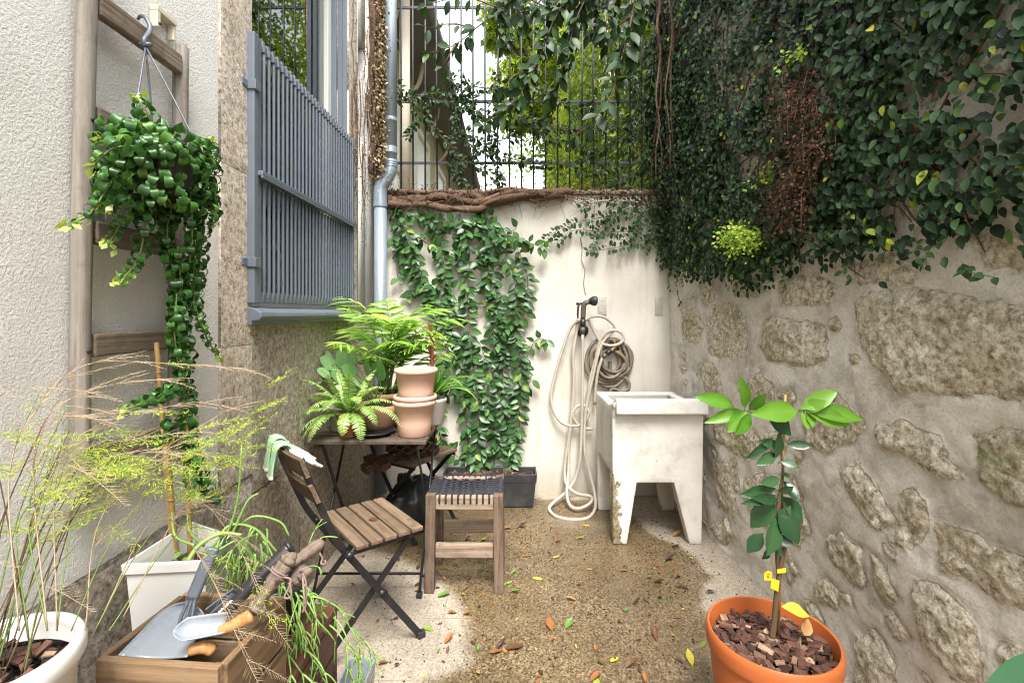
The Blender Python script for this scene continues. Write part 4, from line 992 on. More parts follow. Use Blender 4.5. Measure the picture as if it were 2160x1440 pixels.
# =================================================================== FURNITURE
# ---- folding chair (local: +y front, x across)
def make_chair(loc, rz, label):
    t = thing('folding_chair', label, 'chair', loc, rz, 'folding slatted chairs')
    zs = .45
    ys = np.linspace(-.112, .112, 5)
    for i, y in enumerate(ys):
        mb = MB(); mb.bar((-.195, y, zs-.008), (.195, y, zs-.008), .047, .016, tint=R.uniform(.25, .85)); mb.build('seat_slat', M['wood_chair'], t, local=True, smooth=False, bevel=.003)
    for s in (-1, 1):
        x = s*.176
        mb = MB(); mb.bar((x, -.14, zs-.026), (x, .135, zs-.026), .005, .018); mb.build('seat_rail', M['blackmetal'], t, local=True, smooth=False)
        xb = s*.183
        P = smooth_path([A(xb, -.325, .80), A(xb, -.29, .70), A(xb, -.245, .585), A(xb, -.195, .475), A(xb-s*.004, -.10, .335)], 5)
        mb = MB()
        for k in range(len(P)-1): mb.bar(P[k], P[k+1]+(P[k+1]-P[k])*.02, .005, .024, up=(0, 1, .6))
        mb.bar(A(xb-s*.004, -.10, .335), A(xb-s*.006, .13, .012), .006, .026, up=(0, 1, .6))
        l = mb.build('leg', M['blackmetal'], t, local=True, smooth=False)
        f = MB(); f.box((xb-s*.006-.014, .117, .0), (xb-s*.006+.014, .150, .026)); f.build('foot_cap', M['blackplastic'], l, local=True, smooth=False, bevel=.005)
        xr = s*.160
        mb = MB(); mb.bar(A(xr, .12, .435), A(xr, -.285, .012), .006, .024, up=(0, 1, -.6)); l = mb.build('leg', M['blackmetal'], t, local=True, smooth=False)
        f = MB(); f.box((xr-.014, -.305, .0), (xr+.014, -.272, .026)); f.build('foot_cap', M['blackplastic'], l, local=True, smooth=False, bevel=.005)
        mb = MB(); mb.tube([(s*.150, -.033, .242), (s*.190, -.033, .242)], .008, 12); mb.build('pivot_bolt', M['iron'], t, local=True)
        mb = MB(); mb.tube([(s*.165, -.165, .432), (s*.215, -.165, .432)], .008, 12); mb.tube([(s*.200, -.165, .432), (s*.216, -.165, .432)], .013, 12); mb.build('hinge_pin', M['blackplastic'], t, local=True)
    for (y, z), r in (((.045, .13), .006), ((-.2, .10), .006)):
        mb = MB(); xx = .176 if y > 0 else .16; mb.tube([(-xx, y, z), (xx, y, z)], r, 10); mb.build('cross_rod', M['blackmetal'], t, local=True)
    for (y0, z0), (y1, z1) in (((-.334, .80), (-.311, .735)), ((-.303, .705), (-.276, .640))):
        mb = MB(); n = 8
        for k in range(n):      # slightly bowed back slats
            xa, xb = -.20+.4*k/n, -.20+.4*(k+1)/n
            f0, f1 = -.018*(1-(xa/.2)**2), -.018*(1-(xb/.2)**2)
            V = []
            for x, f in ((xa, f0), (xb, f1)): V += [A(x, y0+f, z0), A(x, y0+f+.014, z0+.004), A(x, y1+f+.014, z1+.004), A(x, y1+f, z1)]
            Fs = [(0,4,5,1),(1,5,6,2),(2,6,7,3),(3,7,4,0)]
            if k == 0: Fs.append((0,1,2,3))
            if k == n-1: Fs.append((7,6,5,4))
            mb.add(V, Fs, R.uniform(.4, .6))
        mb.build('back_slat', M['wood_chair'], t, local=True, smooth=False)
    return t
chair = make_chair((-.58, 1.99, 0), math.radians(-51.2), 'black metal folding chair with five brown seat slats, gloves on its back')
ch2 = copy_tree(chair); ch2.location = (-.56, 2.92, 0); ch2.rotation_euler.z = math.radians(-122.7)
ch2['label'] = 'folding slatted chair behind the table carrying brown lattice trays'
WM[ch2.name] = Matrix.Translation(ch2.location) @ Matrix.Rotation(ch2.rotation_euler.z, 4, 'Z')

# ---- folding table
TX0, TX1, TY0, TY1, TZ = -.955, -.392, 2.205, 2.73, .712
tb = thing('folding_table', 'weathered dark slatted folding table crowded with potted plants', 'table', ((TX0+TX1)/2, (TY0+TY1)/2, 0))
n = 8; w = (TY1-TY0)/n
for i in range(n):
    mb = MB(); mb.bar((TX0+R.uniform(0, .006), TY0+w*(i+.5), TZ-.009), (TX1-R.uniform(0, .006), TY0+w*(i+.5), TZ-.009), w-.008, .018, tint=R.uniform(.2, .8)); mb.build('top_slat', M['wood_table'], tb, smooth=False, bevel=.003)
for s, x in ((-1, TX0+.05), (1, TX1-.03)):
    mb = MB(); mb.bar((x, TY0+.03, TZ-.032), (x, TY1-.03, TZ-.032), .02, .026); mb.build('top_rail', M['wood_table'], tb, smooth=False)
    x2 = x-s*.012
    mb = MB(); mb.tube([A(x, TY0+.0, .02), A(x, TY1-.06, TZ-.03)], .0065, 10); l = mb.build('leg', M['blackmetal'], tb)
    f = MB(); f.box((x-.013, TY0-.016, 0), (x+.013, TY0+.014, .026)); f.build('foot_cap', M['blackplastic'], l, smooth=False, bevel=.005)
    mb = MB(); mb.bar(A(x2-s*.01, TY1-.03, .02), A(x2-s*.01, TY0+.05, TZ-.03), .006, .022, up=(0, 1, 0)); l = mb.build('leg', M['blackmetal'], tb, smooth=False)
    f = MB(); f.box((x2-s*.01-.012, TY1-.045, 0), (x2-s*.01+.012, TY1-.015, .026)); f.build('foot_cap', M['blackplastic'], l, smooth=False, bevel=.005)
xa, xb = TX0+.05, TX1-.03
for y, z in ((TY0+.045, .085), (TY1-.06, .09)):
    mb = MB(); mb.tube([A(xa, y, z), A(xb, y, z)], .006, 10); mb.build('cross_rod', M['blackmetal'], tb)

# ---- cord seat stool
SX0, SX1, SY0, SY1 = -.405, -.042, 2.235, 2.545
sl = thing('cord_stool', 'low wooden stool with a woven black cord seat in front of the jasmine', 'stool', (-.22, 2.39, 0))
def plank(mb, p0, p1, w, h, **k): mb.bar(p0, p1, w, h, segs=5, jit=.0012, **k)
for sx, x in ((-1, SX0+.026), (1, SX1-.022)):
    for y0, y1 in ((SY0+.02, SY0+.035), (SY1-.02, SY1-.035)):
        xx = x+sx*.004
        mb = MB(); plank(mb, A(xx, y0, 0), A(x, y1, .448), .045, .05, up=(0, 1, 0), tint=R.uniform(.4, .7)); mb.build('leg', M['wood_stool_z'], sl, smooth=False, bevel=.003)
    mb = MB(); plank(mb, A(x, SY0+.055, .405), A(x, SY1-.055, .405), .034, .05, tint=.4); mb.build('side_rail', M['wood_stool_y'], sl, smooth=False, bevel=.003)
for y, z in ((SY0+.028, .412), (SY1-.028, .412)):
    mb = MB(); plank(mb, A(SX0+.049, y, z), A(SX1-.045, y, z), .036, .062, tint=.65); mb.build('seat_rail', M['wood_stool_x'], sl, smooth=False, bevel=.006)
for y in (SY0+.028, SY1-.028):
    mb = MB(); plank(mb, A(SX0+.049, y, .188), A(SX1-.045, y, .188), .028, .062, tint=.5); mb.build('stretcher', M['wood_stool_x'], sl, smooth=False, bevel=.003)
mb = MB()
def sagz(x, y):
    u = (x-SX0)/(SX1-SX0); v = (y-SY0)/(SY1-SY0); return .446-.030*max(0, math.sin(PI*min(1, max(0, u))))*max(0, math.sin(PI*min(1, max(0, v))))
xs = np.linspace(SX0+.068, SX1-.064, 9)
for i, x in enumerate(xs):
    P = [A(x, SY0+.010, .412), A(x, SY0+.008, .436), A(x, SY0+.016, .449)]
    for y in np.linspace(SY0+.04, SY1-.04, 9): P.append(A(x+R.uniform(-.003, .003), y, sagz(x, y)+(.003 if i % 2 else -.002)))
    P += [A(x, SY1-.016, .449), A(x, SY1-.008, .436), A(x, SY1-.010, .40)]
    mb.tube(P, .0046, 7, smooth=3)
k = 0
for y in np.linspace(SY0+.052, SY1-.05, 19):
    P = [A(SX0+.006, y, .415), A(SX0+.004, y, .438), A(SX0+.014, y, .449)]
    for j, x in enumerate(np.linspace(SX0+.045, SX1-.04, 19)):
        P.append(A(x, y+.004*math.sin(j*PI/2+k*PI)+R.uniform(-.0015, .0015), sagz(x, y)+.006*math.cos(j*PI/2*1.0+k*PI)))
    P += [A(SX1-.014, y, .449), A(SX1-.004, y, .438), A(SX1-.006, y, .415)]
    mb.tube(P, .0046, 7, smooth=2); k += 1
mb.build('woven_seat', M['cord'], sl)

# ---- laundry sink of painted concrete
sk = thing('laundry_sink', 'white painted concrete laundry sink on four legs, paint chipped on one edge', 'sink', (.82, 2.95, 0))
KX0, KX1, KY0, KY1, KT = .562, 1.074, 2.706, 3.235, .768
def leg_edge(P):        # chip more near the front left corner and low down
    P = np.asarray(P); return np.clip(1-np.abs(P[:, 0]-KX0)/.075, 0, 1)*np.clip(1-(P[:, 1]-KY0)/.15, 0, 1)*np.clip(1.15-P[:, 2]/.55, .25, 1)
def sink_piece(name, poly, axis, a0, a1, mat='sink', n=.02):
    """extrude a polygon (list of (u,z)) along the other axis, then subdivide for the wear map"""
    import bmesh
    mk = (lambda u, v, z: (u, v, z)) if axis == 'y' else (lambda u, v, z: (v, u, z))
    bm = bmesh.new()
    f0 = [bm.verts.new(mk(u, a0, z)) for u, z in poly]; f1 = [bm.verts.new(mk(u, a1, z)) for u, z in poly]
    bm.faces.new(f0); bm.faces.new(list(reversed(f1))); m = len(poly)
    for i in range(m): bm.faces.new((f0[i], f0[(i+1) % m], f1[(i+1) % m], f1[i]))
    bmesh.ops.recalc_face_normals(bm, faces=bm.faces)
    bmesh.ops.bevel(bm, geom=list(bm.edges), offset=.006, segments=2, affect='EDGES', profile=.5)
    bmesh.ops.triangulate(bm, faces=bm.faces)
    for _ in range(4):
        es = [e for e in bm.edges if e.calc_length() > .05]
        if es: bmesh.ops.subdivide_edges(bm, edges=es, cuts=1); bmesh.ops.triangulate(bm, faces=bm.faces)
    bm.verts.index_update()
    V = np.array([v.co[:] for v in bm.verts]); Fs = [[v.index for v in f.verts] for f in bm.faces]; bm.free()
    V = V+np.stack([(fbm(V[:, 1]*12+V[:, 2]*5, V[:, 2]*12, 3)-.5)*.003, (fbm(V[:, 0]*12+V[:, 2]*3, V[:, 2]*12, 4)-.5)*.003, (fbm(V[:, 0]*12, V[:, 1]*12, 5)-.5)*.002], 1)
    mb = MB(); mb.add(V, Fs, leg_edge(V)); return mb
AR = .345
# front panel with its two legs
sink_piece('f', [(KX0+.004, 0), (KX0+.082, 0), (KX0+.138, AR), (KX0+.345, AR), (KX1-.078, 0), (KX1-.012, 0), (KX1, KT-.02), (KX0, KT-.02)], 'y', KY0, KY0+.075).build('front_panel', M['sink'], sk)
sink_piece('b', [(KX0+.004, 0), (KX0+.10, 0), (KX0+.14, AR), (KX0+.37, AR), (KX1-.09, 0), (KX1-.012, 0), (KX1, KT), (KX0, KT)], 'y', KY1-.065, KY1).build('rear_panel', M['sink'], sk)
for x0_, x1_ in ((KX0+.002, KX0+.052), (KX1-.052, KX1-.002)):
    sink_piece('s', [(KY0+.072, .40), (KY0+.115, .385), (KY1-.10, .385), (KY1-.064, .36), (KY1-.064, KT-.003), (KY0+.072, KT-.003)], 'x', x0_, x1_).build('side_panel', M['sink'], sk)
mb = MB(); mb.box((KX0+.05, KY0+.07, .375), (KX1-.05, KY1-.06, .43)); mb.build('basin_floor', M['basin'], sk, smooth=False)
mb = MB()
mb.hexa([A(KX0+.052, KY0+.074, .43), A(KX0+.06, KY0+.074, .43), A(KX0+.06, KY1-.066, .43), A(KX0+.052, KY1-.066, .43)], [A(KX0+.0525, KY0+.074, KT-.01), A(KX0+.056, KY0+.074, KT-.01), A(KX0+.056, KY1-.066, KT-.01), A(KX0+.0525, KY1-.066, KT-.01)])
mb.box((KX0+.06, KY1-.075, .43), (KX1-.06, KY1-.066, KT-.01)); mb.box((KX1-.06, KY0+.074, .43), (KX1-.053, KY1-.066, KT-.01))
mb.build('basin_lining', M['basin'], sk, smooth=False)
# washing board apron with a raised lip
sink_piece('a', [(KY0-.052, .738), (KY0+.0, .724), (KY0+.075, .742), (KY0+.098, .765), (KY0+.10, .772), (KY0-.028, .823), (KY0-.05, .820)], 'x', KX0+.012, KX1+.008).build('apron', M['sink'], sk)
sink_piece('a2', [(KY0+.002, .70), (KY0+.07, .70), (KY0+.10, .765), (KY0-.03, .80)], 'x', KX0-.002, KX0+.03).build('apron_cheek', M['sink'], sk)

# ---- garden hose with spray gun
def H(cx, cy, Y): return W(1120+cx*.4306, 560+cy*.4306, Y)
def HP(lst, y0=3.39, jit=.0):
    return [H(p[0], p[1], (p[2] if len(p) > 2 else y0)) for p in lst]
hk = thing('hose_hook', 'small black hook on the cream wall holding the garden hose', 'hook', H(252, 320, YB))
mb = MB(); mb.lathe([(0, -.008), (.042, -.006), (.044, .0), (.04, .010), (.02, .014), (0, .016)], H(252, 318, YB-.008), 24, M=Matrix.Rotation(PI/2, 3, 'X')); mb.build('base_plate', M['blackplastic'], hk)
mb = MB(); mb.tube([H(252, 318, YB-.01), H(252, 325, YB-.07), H(252, 300, YB-.10)], [.012, .012, .009], 12, smooth=5); mb.build('peg', M['blackplastic'], hk)
hz = thing('garden_hose', 'beige garden hose hanging in long loops with a taupe spray gun', 'hose', H(252, 700, 3.36))
hs1 = [(253,335,3.325),(252,480,3.34),(252,650,3.34),(247,820,3.345),(240,950,3.34),(215,1050,3.34),(165,1115,3.30),(105,1165,3.20),(90,1195,3.14),(125,1228,3.06),(200,1243,3.03),(275,1236,3.05),(312,1195,3.13),(314,1130,3.24),(292,1030,3.32),(265,920,3.35),(262,800,3.36),(272,690,3.36),(300,560,3.36),(325,450,3.36),(355,370,3.37),(405,318,3.37),(400,285,3.36),(350,250,3.35),(290,252,3.34),(262,268,3.33),(236,268,3.34),(195,305,3.36),(155,410,3.37),(120,530,3.38),(98,640,3.38),(112,715,3.38),(155,772,3.37),(220,785,3.37),(262,762,3.37),(284,720,3.37),(262,685,3.37),(225,690,3.37),(204,725,3.37),(222,770,3.37),(262,795,3.38),(300,800,3.39)]
hs2 = [(228,270,3.35),(222,330,3.37),(208,430,3.37),(210,560,3.37),(203,680,3.37),(186,830,3.37),(168,960,3.36),(166,1040,3.34),(184,1085,3.29),(230,1118,3.22),(286,1128,3.19),(300,1146,3.17),(278,1172,3.14),(232,1189,3.13),(194,1176,3.16),(176,1120,3.24),(184,1000,3.35),(186,880,3.37),(196,760,3.37),(214,600,3.38),(203,440,3.38),(222,330,3.38),(246,272,3.35),(280,268,3.36),(310,320,3.37),(345,378,3.37),(400,392,3.36),(448,372,3.36),(452,340,3.36),(420,318,3.36),(370,326,3.36),(338,372,3.37),(318,450,3.38),(290,560,3.38),(276,660,3.38),(268,780,3.38)]
hs3 = [(362,440,3.34),(346,462,3.34),(328,520,3.35),(318,590,3.36),(312,680,3.37)]
mb = MB()
for s_ in (hs1, hs2, hs3): mb.tube(HP(s_), .0105, 10, smooth=5)
mb.build('hose', M['hose'], hz)
gun = MB()
gun.tube([H(255, 260, 3.325), H(257, 215, 3.32), H(262, 188, 3.315), H(280, 178, 3.31)], [.017, .018, .019, .017], 14, smooth=4)
gun.tube([H(262, 184, 3.315), H(292, 176, 3.31)], [.014, .018], 14); gun.build('spray_gun', M['brownplastic'], hz)
mb = MB(); mb.tube([H(286, 178, 3.31), H(300, 175, 3.305), H(316, 173, 3.30), H(321, 173, 3.30)], [.019, .031, .034, .030], 18, smooth=3)
mb.tube([H(242, 186, 3.31), H(232, 200, 3.308), H(229, 235, 3.31), H(230, 258, 3.315)], [.006, .007, .007, .005], 8, smooth=3); mb.tube([H(250, 186, 3.31), H(222, 186, 3.31)], .006, 8); mb.tube([H(226, 180, 3.31), H(226, 194, 3.31)], .006, 8)
mb.build('nozzle_and_trigger', M['blackplastic'], hz)
mb = MB(); mb.tube([H(255, 262, 3.325), H(254, 300, 3.325)], .020, 14); mb.build('connector', M['blackplastic'], hz)
mb = MB(); mb.tube([H(366, 436, 3.34), H(392, 416, 3.34)], [.017, .020], 14); mb.build('connector', M['blackplastic'], hz)
mb = MB(); mb.tube([H(254, 298, 3.325), H(253, 335, 3.325)], [.019, .014], 14); mb.build('grip_nut', M['brownplastic'], hz)
mb = MB(); mb.tube([H(350, 452, 3.34), H(368, 434, 3.34)], [.013, .019], 14); mb.build('grip_nut', M['brownplastic'], hz)
dh = thing('coiled_hose', 'dark grey brown hose coiled round the wall tap above the sink', 'hose', H(385, 500, 3.40))
mb = MB()
for i, (cx, cy, rx, ry, y) in enumerate([(372,470,103,112,3.405),(385,462,92,102,3.40),(398,455,97,92,3.395),(405,445,62,82,3.385),(390,480,72,66,3.38),(392,505,86,88,3.41),(418,460,74,84,3.40),(380,440,60,84,3.40)]):
    ph = R.random()*6; mb.tube([H(cx+rx*math.cos(a+ph)+R.uniform(-5, 5), cy+ry*math.sin(a+ph)+R.uniform(-5, 5), y-.012*math.sin(a*1.5)) for a in np.linspace(0, 2*PI, 13)[:-1]], .0115, 10, smooth=5, closed=True)
mb.tube(HP([(388,470,3.41),(386,530,3.41),(388,590,3.41),(386,640,3.41)]), .013, 10, smooth=3); mb.tube(HP([(384,625,3.40),(400,602,3.40),(440,614,3.40),(472,606,3.40),(481,580,3.40),(462,552,3.40),(420,530,3.40)]), .013, 10, smooth=4)
mb.build('hose', M['hosedark'], dh)
tp = thing('wall_tap', 'old brass garden tap behind the coiled hose', 'tap', H(410, 410, YB))
mb = MB(); mb.tube([H(412, 400, YB), H(412, 400, 3.36)], .014, 12); mb.tube([H(412, 400, 3.37), H(400, 412, 3.35), H(392, 418, 3.345)], [.015, .015, .012], 12, smooth=3); mb.build('spout', M['brass'], tp)
mb = MB(); mb.tube([H(412, 395, 3.375), H(410, 370, 3.37)], .008, 10); mb.tube([H(392, 368, 3.37), H(428, 371, 3.37)], [.008, .008], 8); mb.build('handle', M['brass'], tp)
mb = MB(); mb.lathe([(0, 0), (.026, 0), (.026, .006), (.018, .012), (0, .012)], H(432, 432, 3.385), 14, M=Matrix.Rotation(PI/2, 3, 'X')); mb.build('knob', M['brass'], tp)

# ---- ladder against the house wall
XA = -.944
ld = thing('wooden_ladder', 'weathered grey wooden ladder hung upright against the white wall', 'ladder', (XA, 1.2, .875))
for yt, yb, top in ((1.072, 1.035, 2.75), (1.378, 1.330, 2.052)):
    mb = MB(); P = [A(XA+R.uniform(-.002, .002), yb+(yt-yb)*min(z/2.0, 1.1)+R.uniform(-.001, .001), z) for z in np.linspace(.875, top, 14)]; P.append(A(XA, P[-1][1], top+.008))
    rr = [.0215]*14+[.012]; V = MB(); V.tube(P, [.0195+.0006*math.sin(i*1.7) for i in range(14)]+[.013], 16, tint=.6); V.build('rail', M['wood_ladder_z'], ld, auto=1.0)
    sc = MB()
    for z in (1.725, 1.215, .96):
        y = yb+(yt-yb)*z/2; sc.tube([A(XA+.0188, y, z), A(XA+.0206, y, z)], .006, 10); 
    sc.build('screw', M['iron'], ld)
for z in (1.995, 1.735, 1.478, 1.226, .972):
    y0 = 1.035+.037*z/2; y1 = 1.33+.048*z/2
    mb = MB(); mb.bar((XA+.006, y0+.018, z), (XA+.006, y1-.018, z), .024, .052, tint=R.uniform(.35, .7), segs=4, jit=.001); mb.build('rung', M['wood_ladder_y'], ld, smooth=False, bevel=.004)

# ---- little cable bracket high on the wall
cb = thing('wall_bracket', 'cream plastic cable cover bracket high on the white wall behind the ladder', 'bracket', WX(345, 30, XL+.01))
mb = MB(); a0 = WX(328, 12, XL+.02); a1 = WX(370, 18, XL+.02)
y0_, y1_ = a0[1], a1[1]; z0_ = a0[2]
mb.box((XL+.003, y0_, z0_-.012), (XL+.026, y1_, z0_+.004)); mb.box((XL+.003, y0_, z0_-.055), (XL+.026, y0_+.012, z0_-.0122)); mb.box((XL+.003, y1_-.010, z0_-.055), (XL+.022, y1_, z0_-.0122))
mb.build('body', M['cream_plastic'], cb, smooth=False, bevel=.002)
mb = MB(); mb.tube([A(XL+.026, y0_+.006, z0_-.045), A(XL+.029, y0_+.006, z0_-.045)], .004, 8); mb.build('screw', M['iron'], cb)
# =================================================================== POTS, PLANTS, TOOLS
def pot_profile(r0, r1, h, rim=.012, rimh=.028, th=.006, z=0):
    """outside then inside; r0 base, r1 top"""
    ro = r1-rim*.4
    return [(0, z), (r0*.92, z), (r0, z+.004), (ro, z+h-rimh), (r1, z+h-rimh+.002), (r1+.002, z+h-rimh*.5), (r1, z+h-.003), (r1-.004, z+h), (r1-rim, z+h-.002), (r1-rim-.002, z+h-rimh), (r0-th, z+.012), (0, z+.012)]
def soil_disc(mb, c, r, n=28, amp=.008):
    pr = [(r*k/7, R.uniform(-amp, amp)) for k in range(8)]; pr[0] = (0, amp)
    mb.lathe(list(reversed(pr)), c, n, wob=.02)
def simple_pot(t, c, r0, r1, h, mat, soil=.03, rim=.012, rimh=.028):
    mb = MB(); mb.lathe(pot_profile(r0, r1, h, rim, rimh), c, 44); mb.build('pot', mat, t)
    if soil is not None:
        s = MB(); soil_disc(s, A(c[0], c[1], c[2]+h-soil), r1-rim*.8-(r1-r0)*soil/h); s.build('soil', M['soil'], t)
ZT = TZ+.001

# ---- stack of pale pots
px_, py_ = -.468, 2.318
for i, (zz_, lab) in enumerate(((ZT, 'lowest pale terracotta pot, standing on the table, holding two more'), (ZT+.024, 'middle pale terracotta pot sunk into the lowest, only its rim showing'), (ZT+.150, 'topmost pale terracotta pot of the stack on the table'))):
    mb = MB(); mb.lathe([(0, 0), (.071, 0), (.0755, .005), (.083, .06), (.0945, .146), (.0985, .1465), (.1025, .150), (.1042, .157), (.1025, .164), (.0985, .1675), (.0935, .167), (.0925, .15), (.082, .06), (.070, .014), (0, .014)], (0, 0, 0), 56)
    o = mb.build('terracotta_pot', M['terra_pale'], loc=None, local=True); o.location = (px_+.003*i, py_+.004*i, zz_); o.rotation_euler = (R.uniform(-.006, .006), 0, R.random()*6)
    tag(o, lab, 'plant pot', 'pale terracotta pots stacked on the table')

# ---- sword fern in a small orange pot
def frond(st, lf, base, d, L, droop, wmax, npin, tm, tb, up=(0, 0, 1)):
    d = unit(A(*d)); P = []; p = np.array(base, float); dd = d.copy(); n = 16
    for i in range(n+1):
        P.append(p.copy()); dd = unit(dd+A(0, 0, -droop/n*(.4+1.6*i/n))); p = p+dd*L/n
    P = np.array(P); st.tube(P, [.0022, .0008], 5)
    Q, T = seg_points(list(P), L/npin); m = len(Q)
    f = np.linspace(0, 1, m); prof = np.clip(np.sin(PI*np.clip(f*.92+.06, 0, 1))**.55, .12, 1)
    side = unit(np.cross(T, A(0, 0, 1))+1e-4); nr = np.cross(side, T)
    for s in (-1, 1):
        k = f > .10
        D = side*s+T*.28+nr*-.18
        lf.leaves(tm, Q[k], D[k]+rng.normal(0, .07, (k.sum(), 3)), nr[k], wmax*prof[k]*rng.uniform(.88, 1.1, k.sum()), np.clip(tb+.35*(f[k]-.4)+rng.normal(0, .10, k.sum()), 0, 1))
PIN = leaf_tm([(0,.09),(.3,.115),(.7,.085),(1,.02)], .1, .12)
fc = A(-.775, 2.285, ZT)
t = thing('potted_fern', 'pale green sword fern in a small orange terracotta pot on the table', 'potted plant', fc)
simple_pot(t, fc, .040, .052, .115, M['terra_dark'], .015, .007, .03)
st, lf = MB(), MB()
spec = [(-1,-.15,.55,.27,1.5),(-.9,.1,.8,.26,1.2),(-.6,-.25,1.1,.28,1.0),(-.25,-.3,1.3,.25,1.0),(.1,-.3,1.2,.24,1.2),(.5,-.2,.9,.27,1.3),(.85,-.25,.6,.30,1.7),(.9,.1,.85,.24,1.3),(.3,.3,1.2,.24,1.0),(-.3,.3,1.2,.25,.9),(-.8,-.5,.35,.25,1.9),(-.5,-.7,.4,.24,2.2),(.05,-.8,.45,.18,2.4),(.45,-.7,.4,.24,2.1),(-.15,-.55,.9,.22,1.9),(.65,-.5,.7,.26,1.9),(-.95,-.35,.25,.26,1.5),(-.7,.0,1.0,.24,1.5),(.3,-.5,1.0,.22,1.7),(-.4,-.5,.8,.26,1.9)]
for dx, dy, dz, L, dr in spec: frond(st, lf, fc+A(R.uniform(-.015, .015), R.uniform(-.015, .015), .105), (dx, dy, dz), L*1.02, dr, .036, 30, PIN, R.uniform(.35, .7))
st.build('stalks', M['stalk'], t); lf.build('fronds', M['lf_fern'], t)

# ---- parlour palm behind
pc = A(-.675, 2.60, ZT)
t = thing('potted_palm', 'bushy bright green parlour palm rising behind the other table plants', 'potted plant', pc)
simple_pot(t, pc, .075, .10, .16, M['terra_mid'], .02)
st, lf = MB(), MB()
BL = leaf_tm([(0,.02),(.2,.052),(.5,.056),(.8,.032),(1,.003)], .45, .25)
for k in range(36):
    a = R.random()*6.3; lean = R.uniform(.12, .75); L = R.uniform(.16, .34); hgt = R.uniform(.10, .34)
    b = pc+A(R.uniform(-.04, .04), R.uniform(-.04, .04), .14); m = b+A(math.cos(a)*lean*.12, math.sin(a)*lean*.10, hgt)
    st.tube([b, (b+m)/2+A(0, 0, .01), m], [.004, .0025], 6, smooth=3)
    d = unit(A(math.cos(a)*lean, math.sin(a)*lean*.8-.1, .9)); P = []; p = m.copy(); dd = d.copy()
    for i in range(13): P.append(p.copy()); dd = unit(dd+A(0, 0, -.075)+A(math.cos(a), math.sin(a), 0)*.05); p = p+dd*L/12
    st.tube(P, [.0024, .0008], 5); Q, T = seg_points(P, L/9); side = unit(np.cross(T, A(0, 0, 1))+1e-4); n_ = np.cross(side, T); f = np.linspace(0, 1, len(Q))
    for s in (-1, 1):
        lf.leaves(BL, Q, side*s+T*.65+rng.normal(0, .10, Q.shape)+A(0, 0, -.12), n_+A(0, -.5, 0)+rng.normal(0, .3, Q.shape), .150*np.sin(PI*(.22+.66*f))*rng.uniform(.85, 1.15, len(Q)), np.clip(R.uniform(.25, .6)+.25*f+rng.normal(0, .12, len(Q)), 0, 1))
st.build('stems', M['stalk'], t); lf.build('fronds', M['lf_palm'], t)

# ---- round leaved plant
qc = A(-.735, 2.45, ZT)
t = thing('potted_pilea', 'round leaved green plant in a tan bowl between the fern and the palm', 'potted plant', qc)
mb = MB(); mb.lathe([(0, 0), (.07, 0), (.095, .03), (.112, .09), (.116, .125), (.110, .125), (.104, .09), (.06, .02), (0, .018)], qc+A(.06, 0, 0), 40); mb.build('pot', M['terra_mid'], t)
mb = MB(); soil_disc(mb, qc+A(.06, 0, .105), .10); mb.build('soil', M['soil'], t)
st, lf = MB(), MB()
for x, y, z, s in ((662,770,2.40,.075),(690,790,2.36,.07),(700,770,2.44,.085),(735,765,2.46,.10),(742,790,2.40,.085),(778,790,2.42,.105),(800,790,2.44,.10),(720,800,2.36,.08),(760,815,2.36,.085),(670,800,2.42,.075),(805,830,2.40,.075),(690,755,2.5,.075),(780,815,2.36,.08),(730,745,2.52,.08)):
    p = W(x, y, z); b = qc+A(.05+R.uniform(-.03, .03), R.uniform(-.03, .03), .11); st.tube([b, (b+p)/2+A(0, 0, .03), p], [.003, .002], 6, smooth=4)
    d = unit(p-b)+A(0, -.5, .2); lf.leaves(LF_ROUND, [p-unit(d)*s*.3], [d], [A(R.gauss(0, .2), -.6, .8)], s*1.1, R.uniform(.3, .85))
st.build('stalks', M['stalk'], t); lf.build('leaves', M['lf_pilea'], t)

# ---- bromeliad in a white pot
bc = A(-.425, 2.56, ZT)
t = thing('potted_bromeliad', 'strap leaved bromeliad with an orange flower spike, in a white pot', 'potted plant', bc)
simple_pot(t, bc, .062, .078, .135, M['whiteplastic'], .02, .006, .02)
lf, fl, sk_ = MB(), MB(), MB()
def strap(mb, base, a, L, up, droop, w, tint, n=10):
    d = unit(A(math.cos(a), math.sin(a), up)); s = A(-math.sin(a), math.cos(a), 0); p = np.array(base, float); G = []; T = []
    for i in range(n+1):
        f = i/n; ww = w*(1-.15*f)*(1 if f < .7 else max(.03, (1-f)/.3)); nrm = np.cross(s, d)*-1
        G.append([p+s*ww+nrm*ww*.45, p, p-s*ww+nrm*ww*.45]); T.append([tint+.25*f-.1]*3)
        d = unit(d+A(0, 0, -droop/n*(.3+1.6*f))); p = p+d*L/n
    mb.grid(np.array(G), np.clip(np.array(T), 0, 1))
for k in range(22): strap(lf, bc+A(0, 0, .12+.02*(k/22)), k*2.399, R.uniform(.22, .36), R.uniform(.5, 1.8), R.uniform(1.0, 2.0), R.uniform(.011, .016), R.uniform(.3, .7))
lf.build('leaves', M['lf_brom'], t)
tip = W(910, 700, 2.52); b0 = bc+A(0, 0, .13); sk_.tube([b0, (b0+tip)/2+A(.004, 0, 0), tip], [.009, .010, .007], 10, smooth=4); sk_.build('flower_stalk', M['petal'], t)
for k in range(16):
    f = .35+.65*k/16; p = b0+(tip-b0)*f; strap(fl, p, k*2.4, R.uniform(.055, .085), R.uniform(.7, 1.8), R.uniform(-.3, .9), .010, R.uniform(.2, .9), 6)
fl.build('bracts', M['petal'], t)

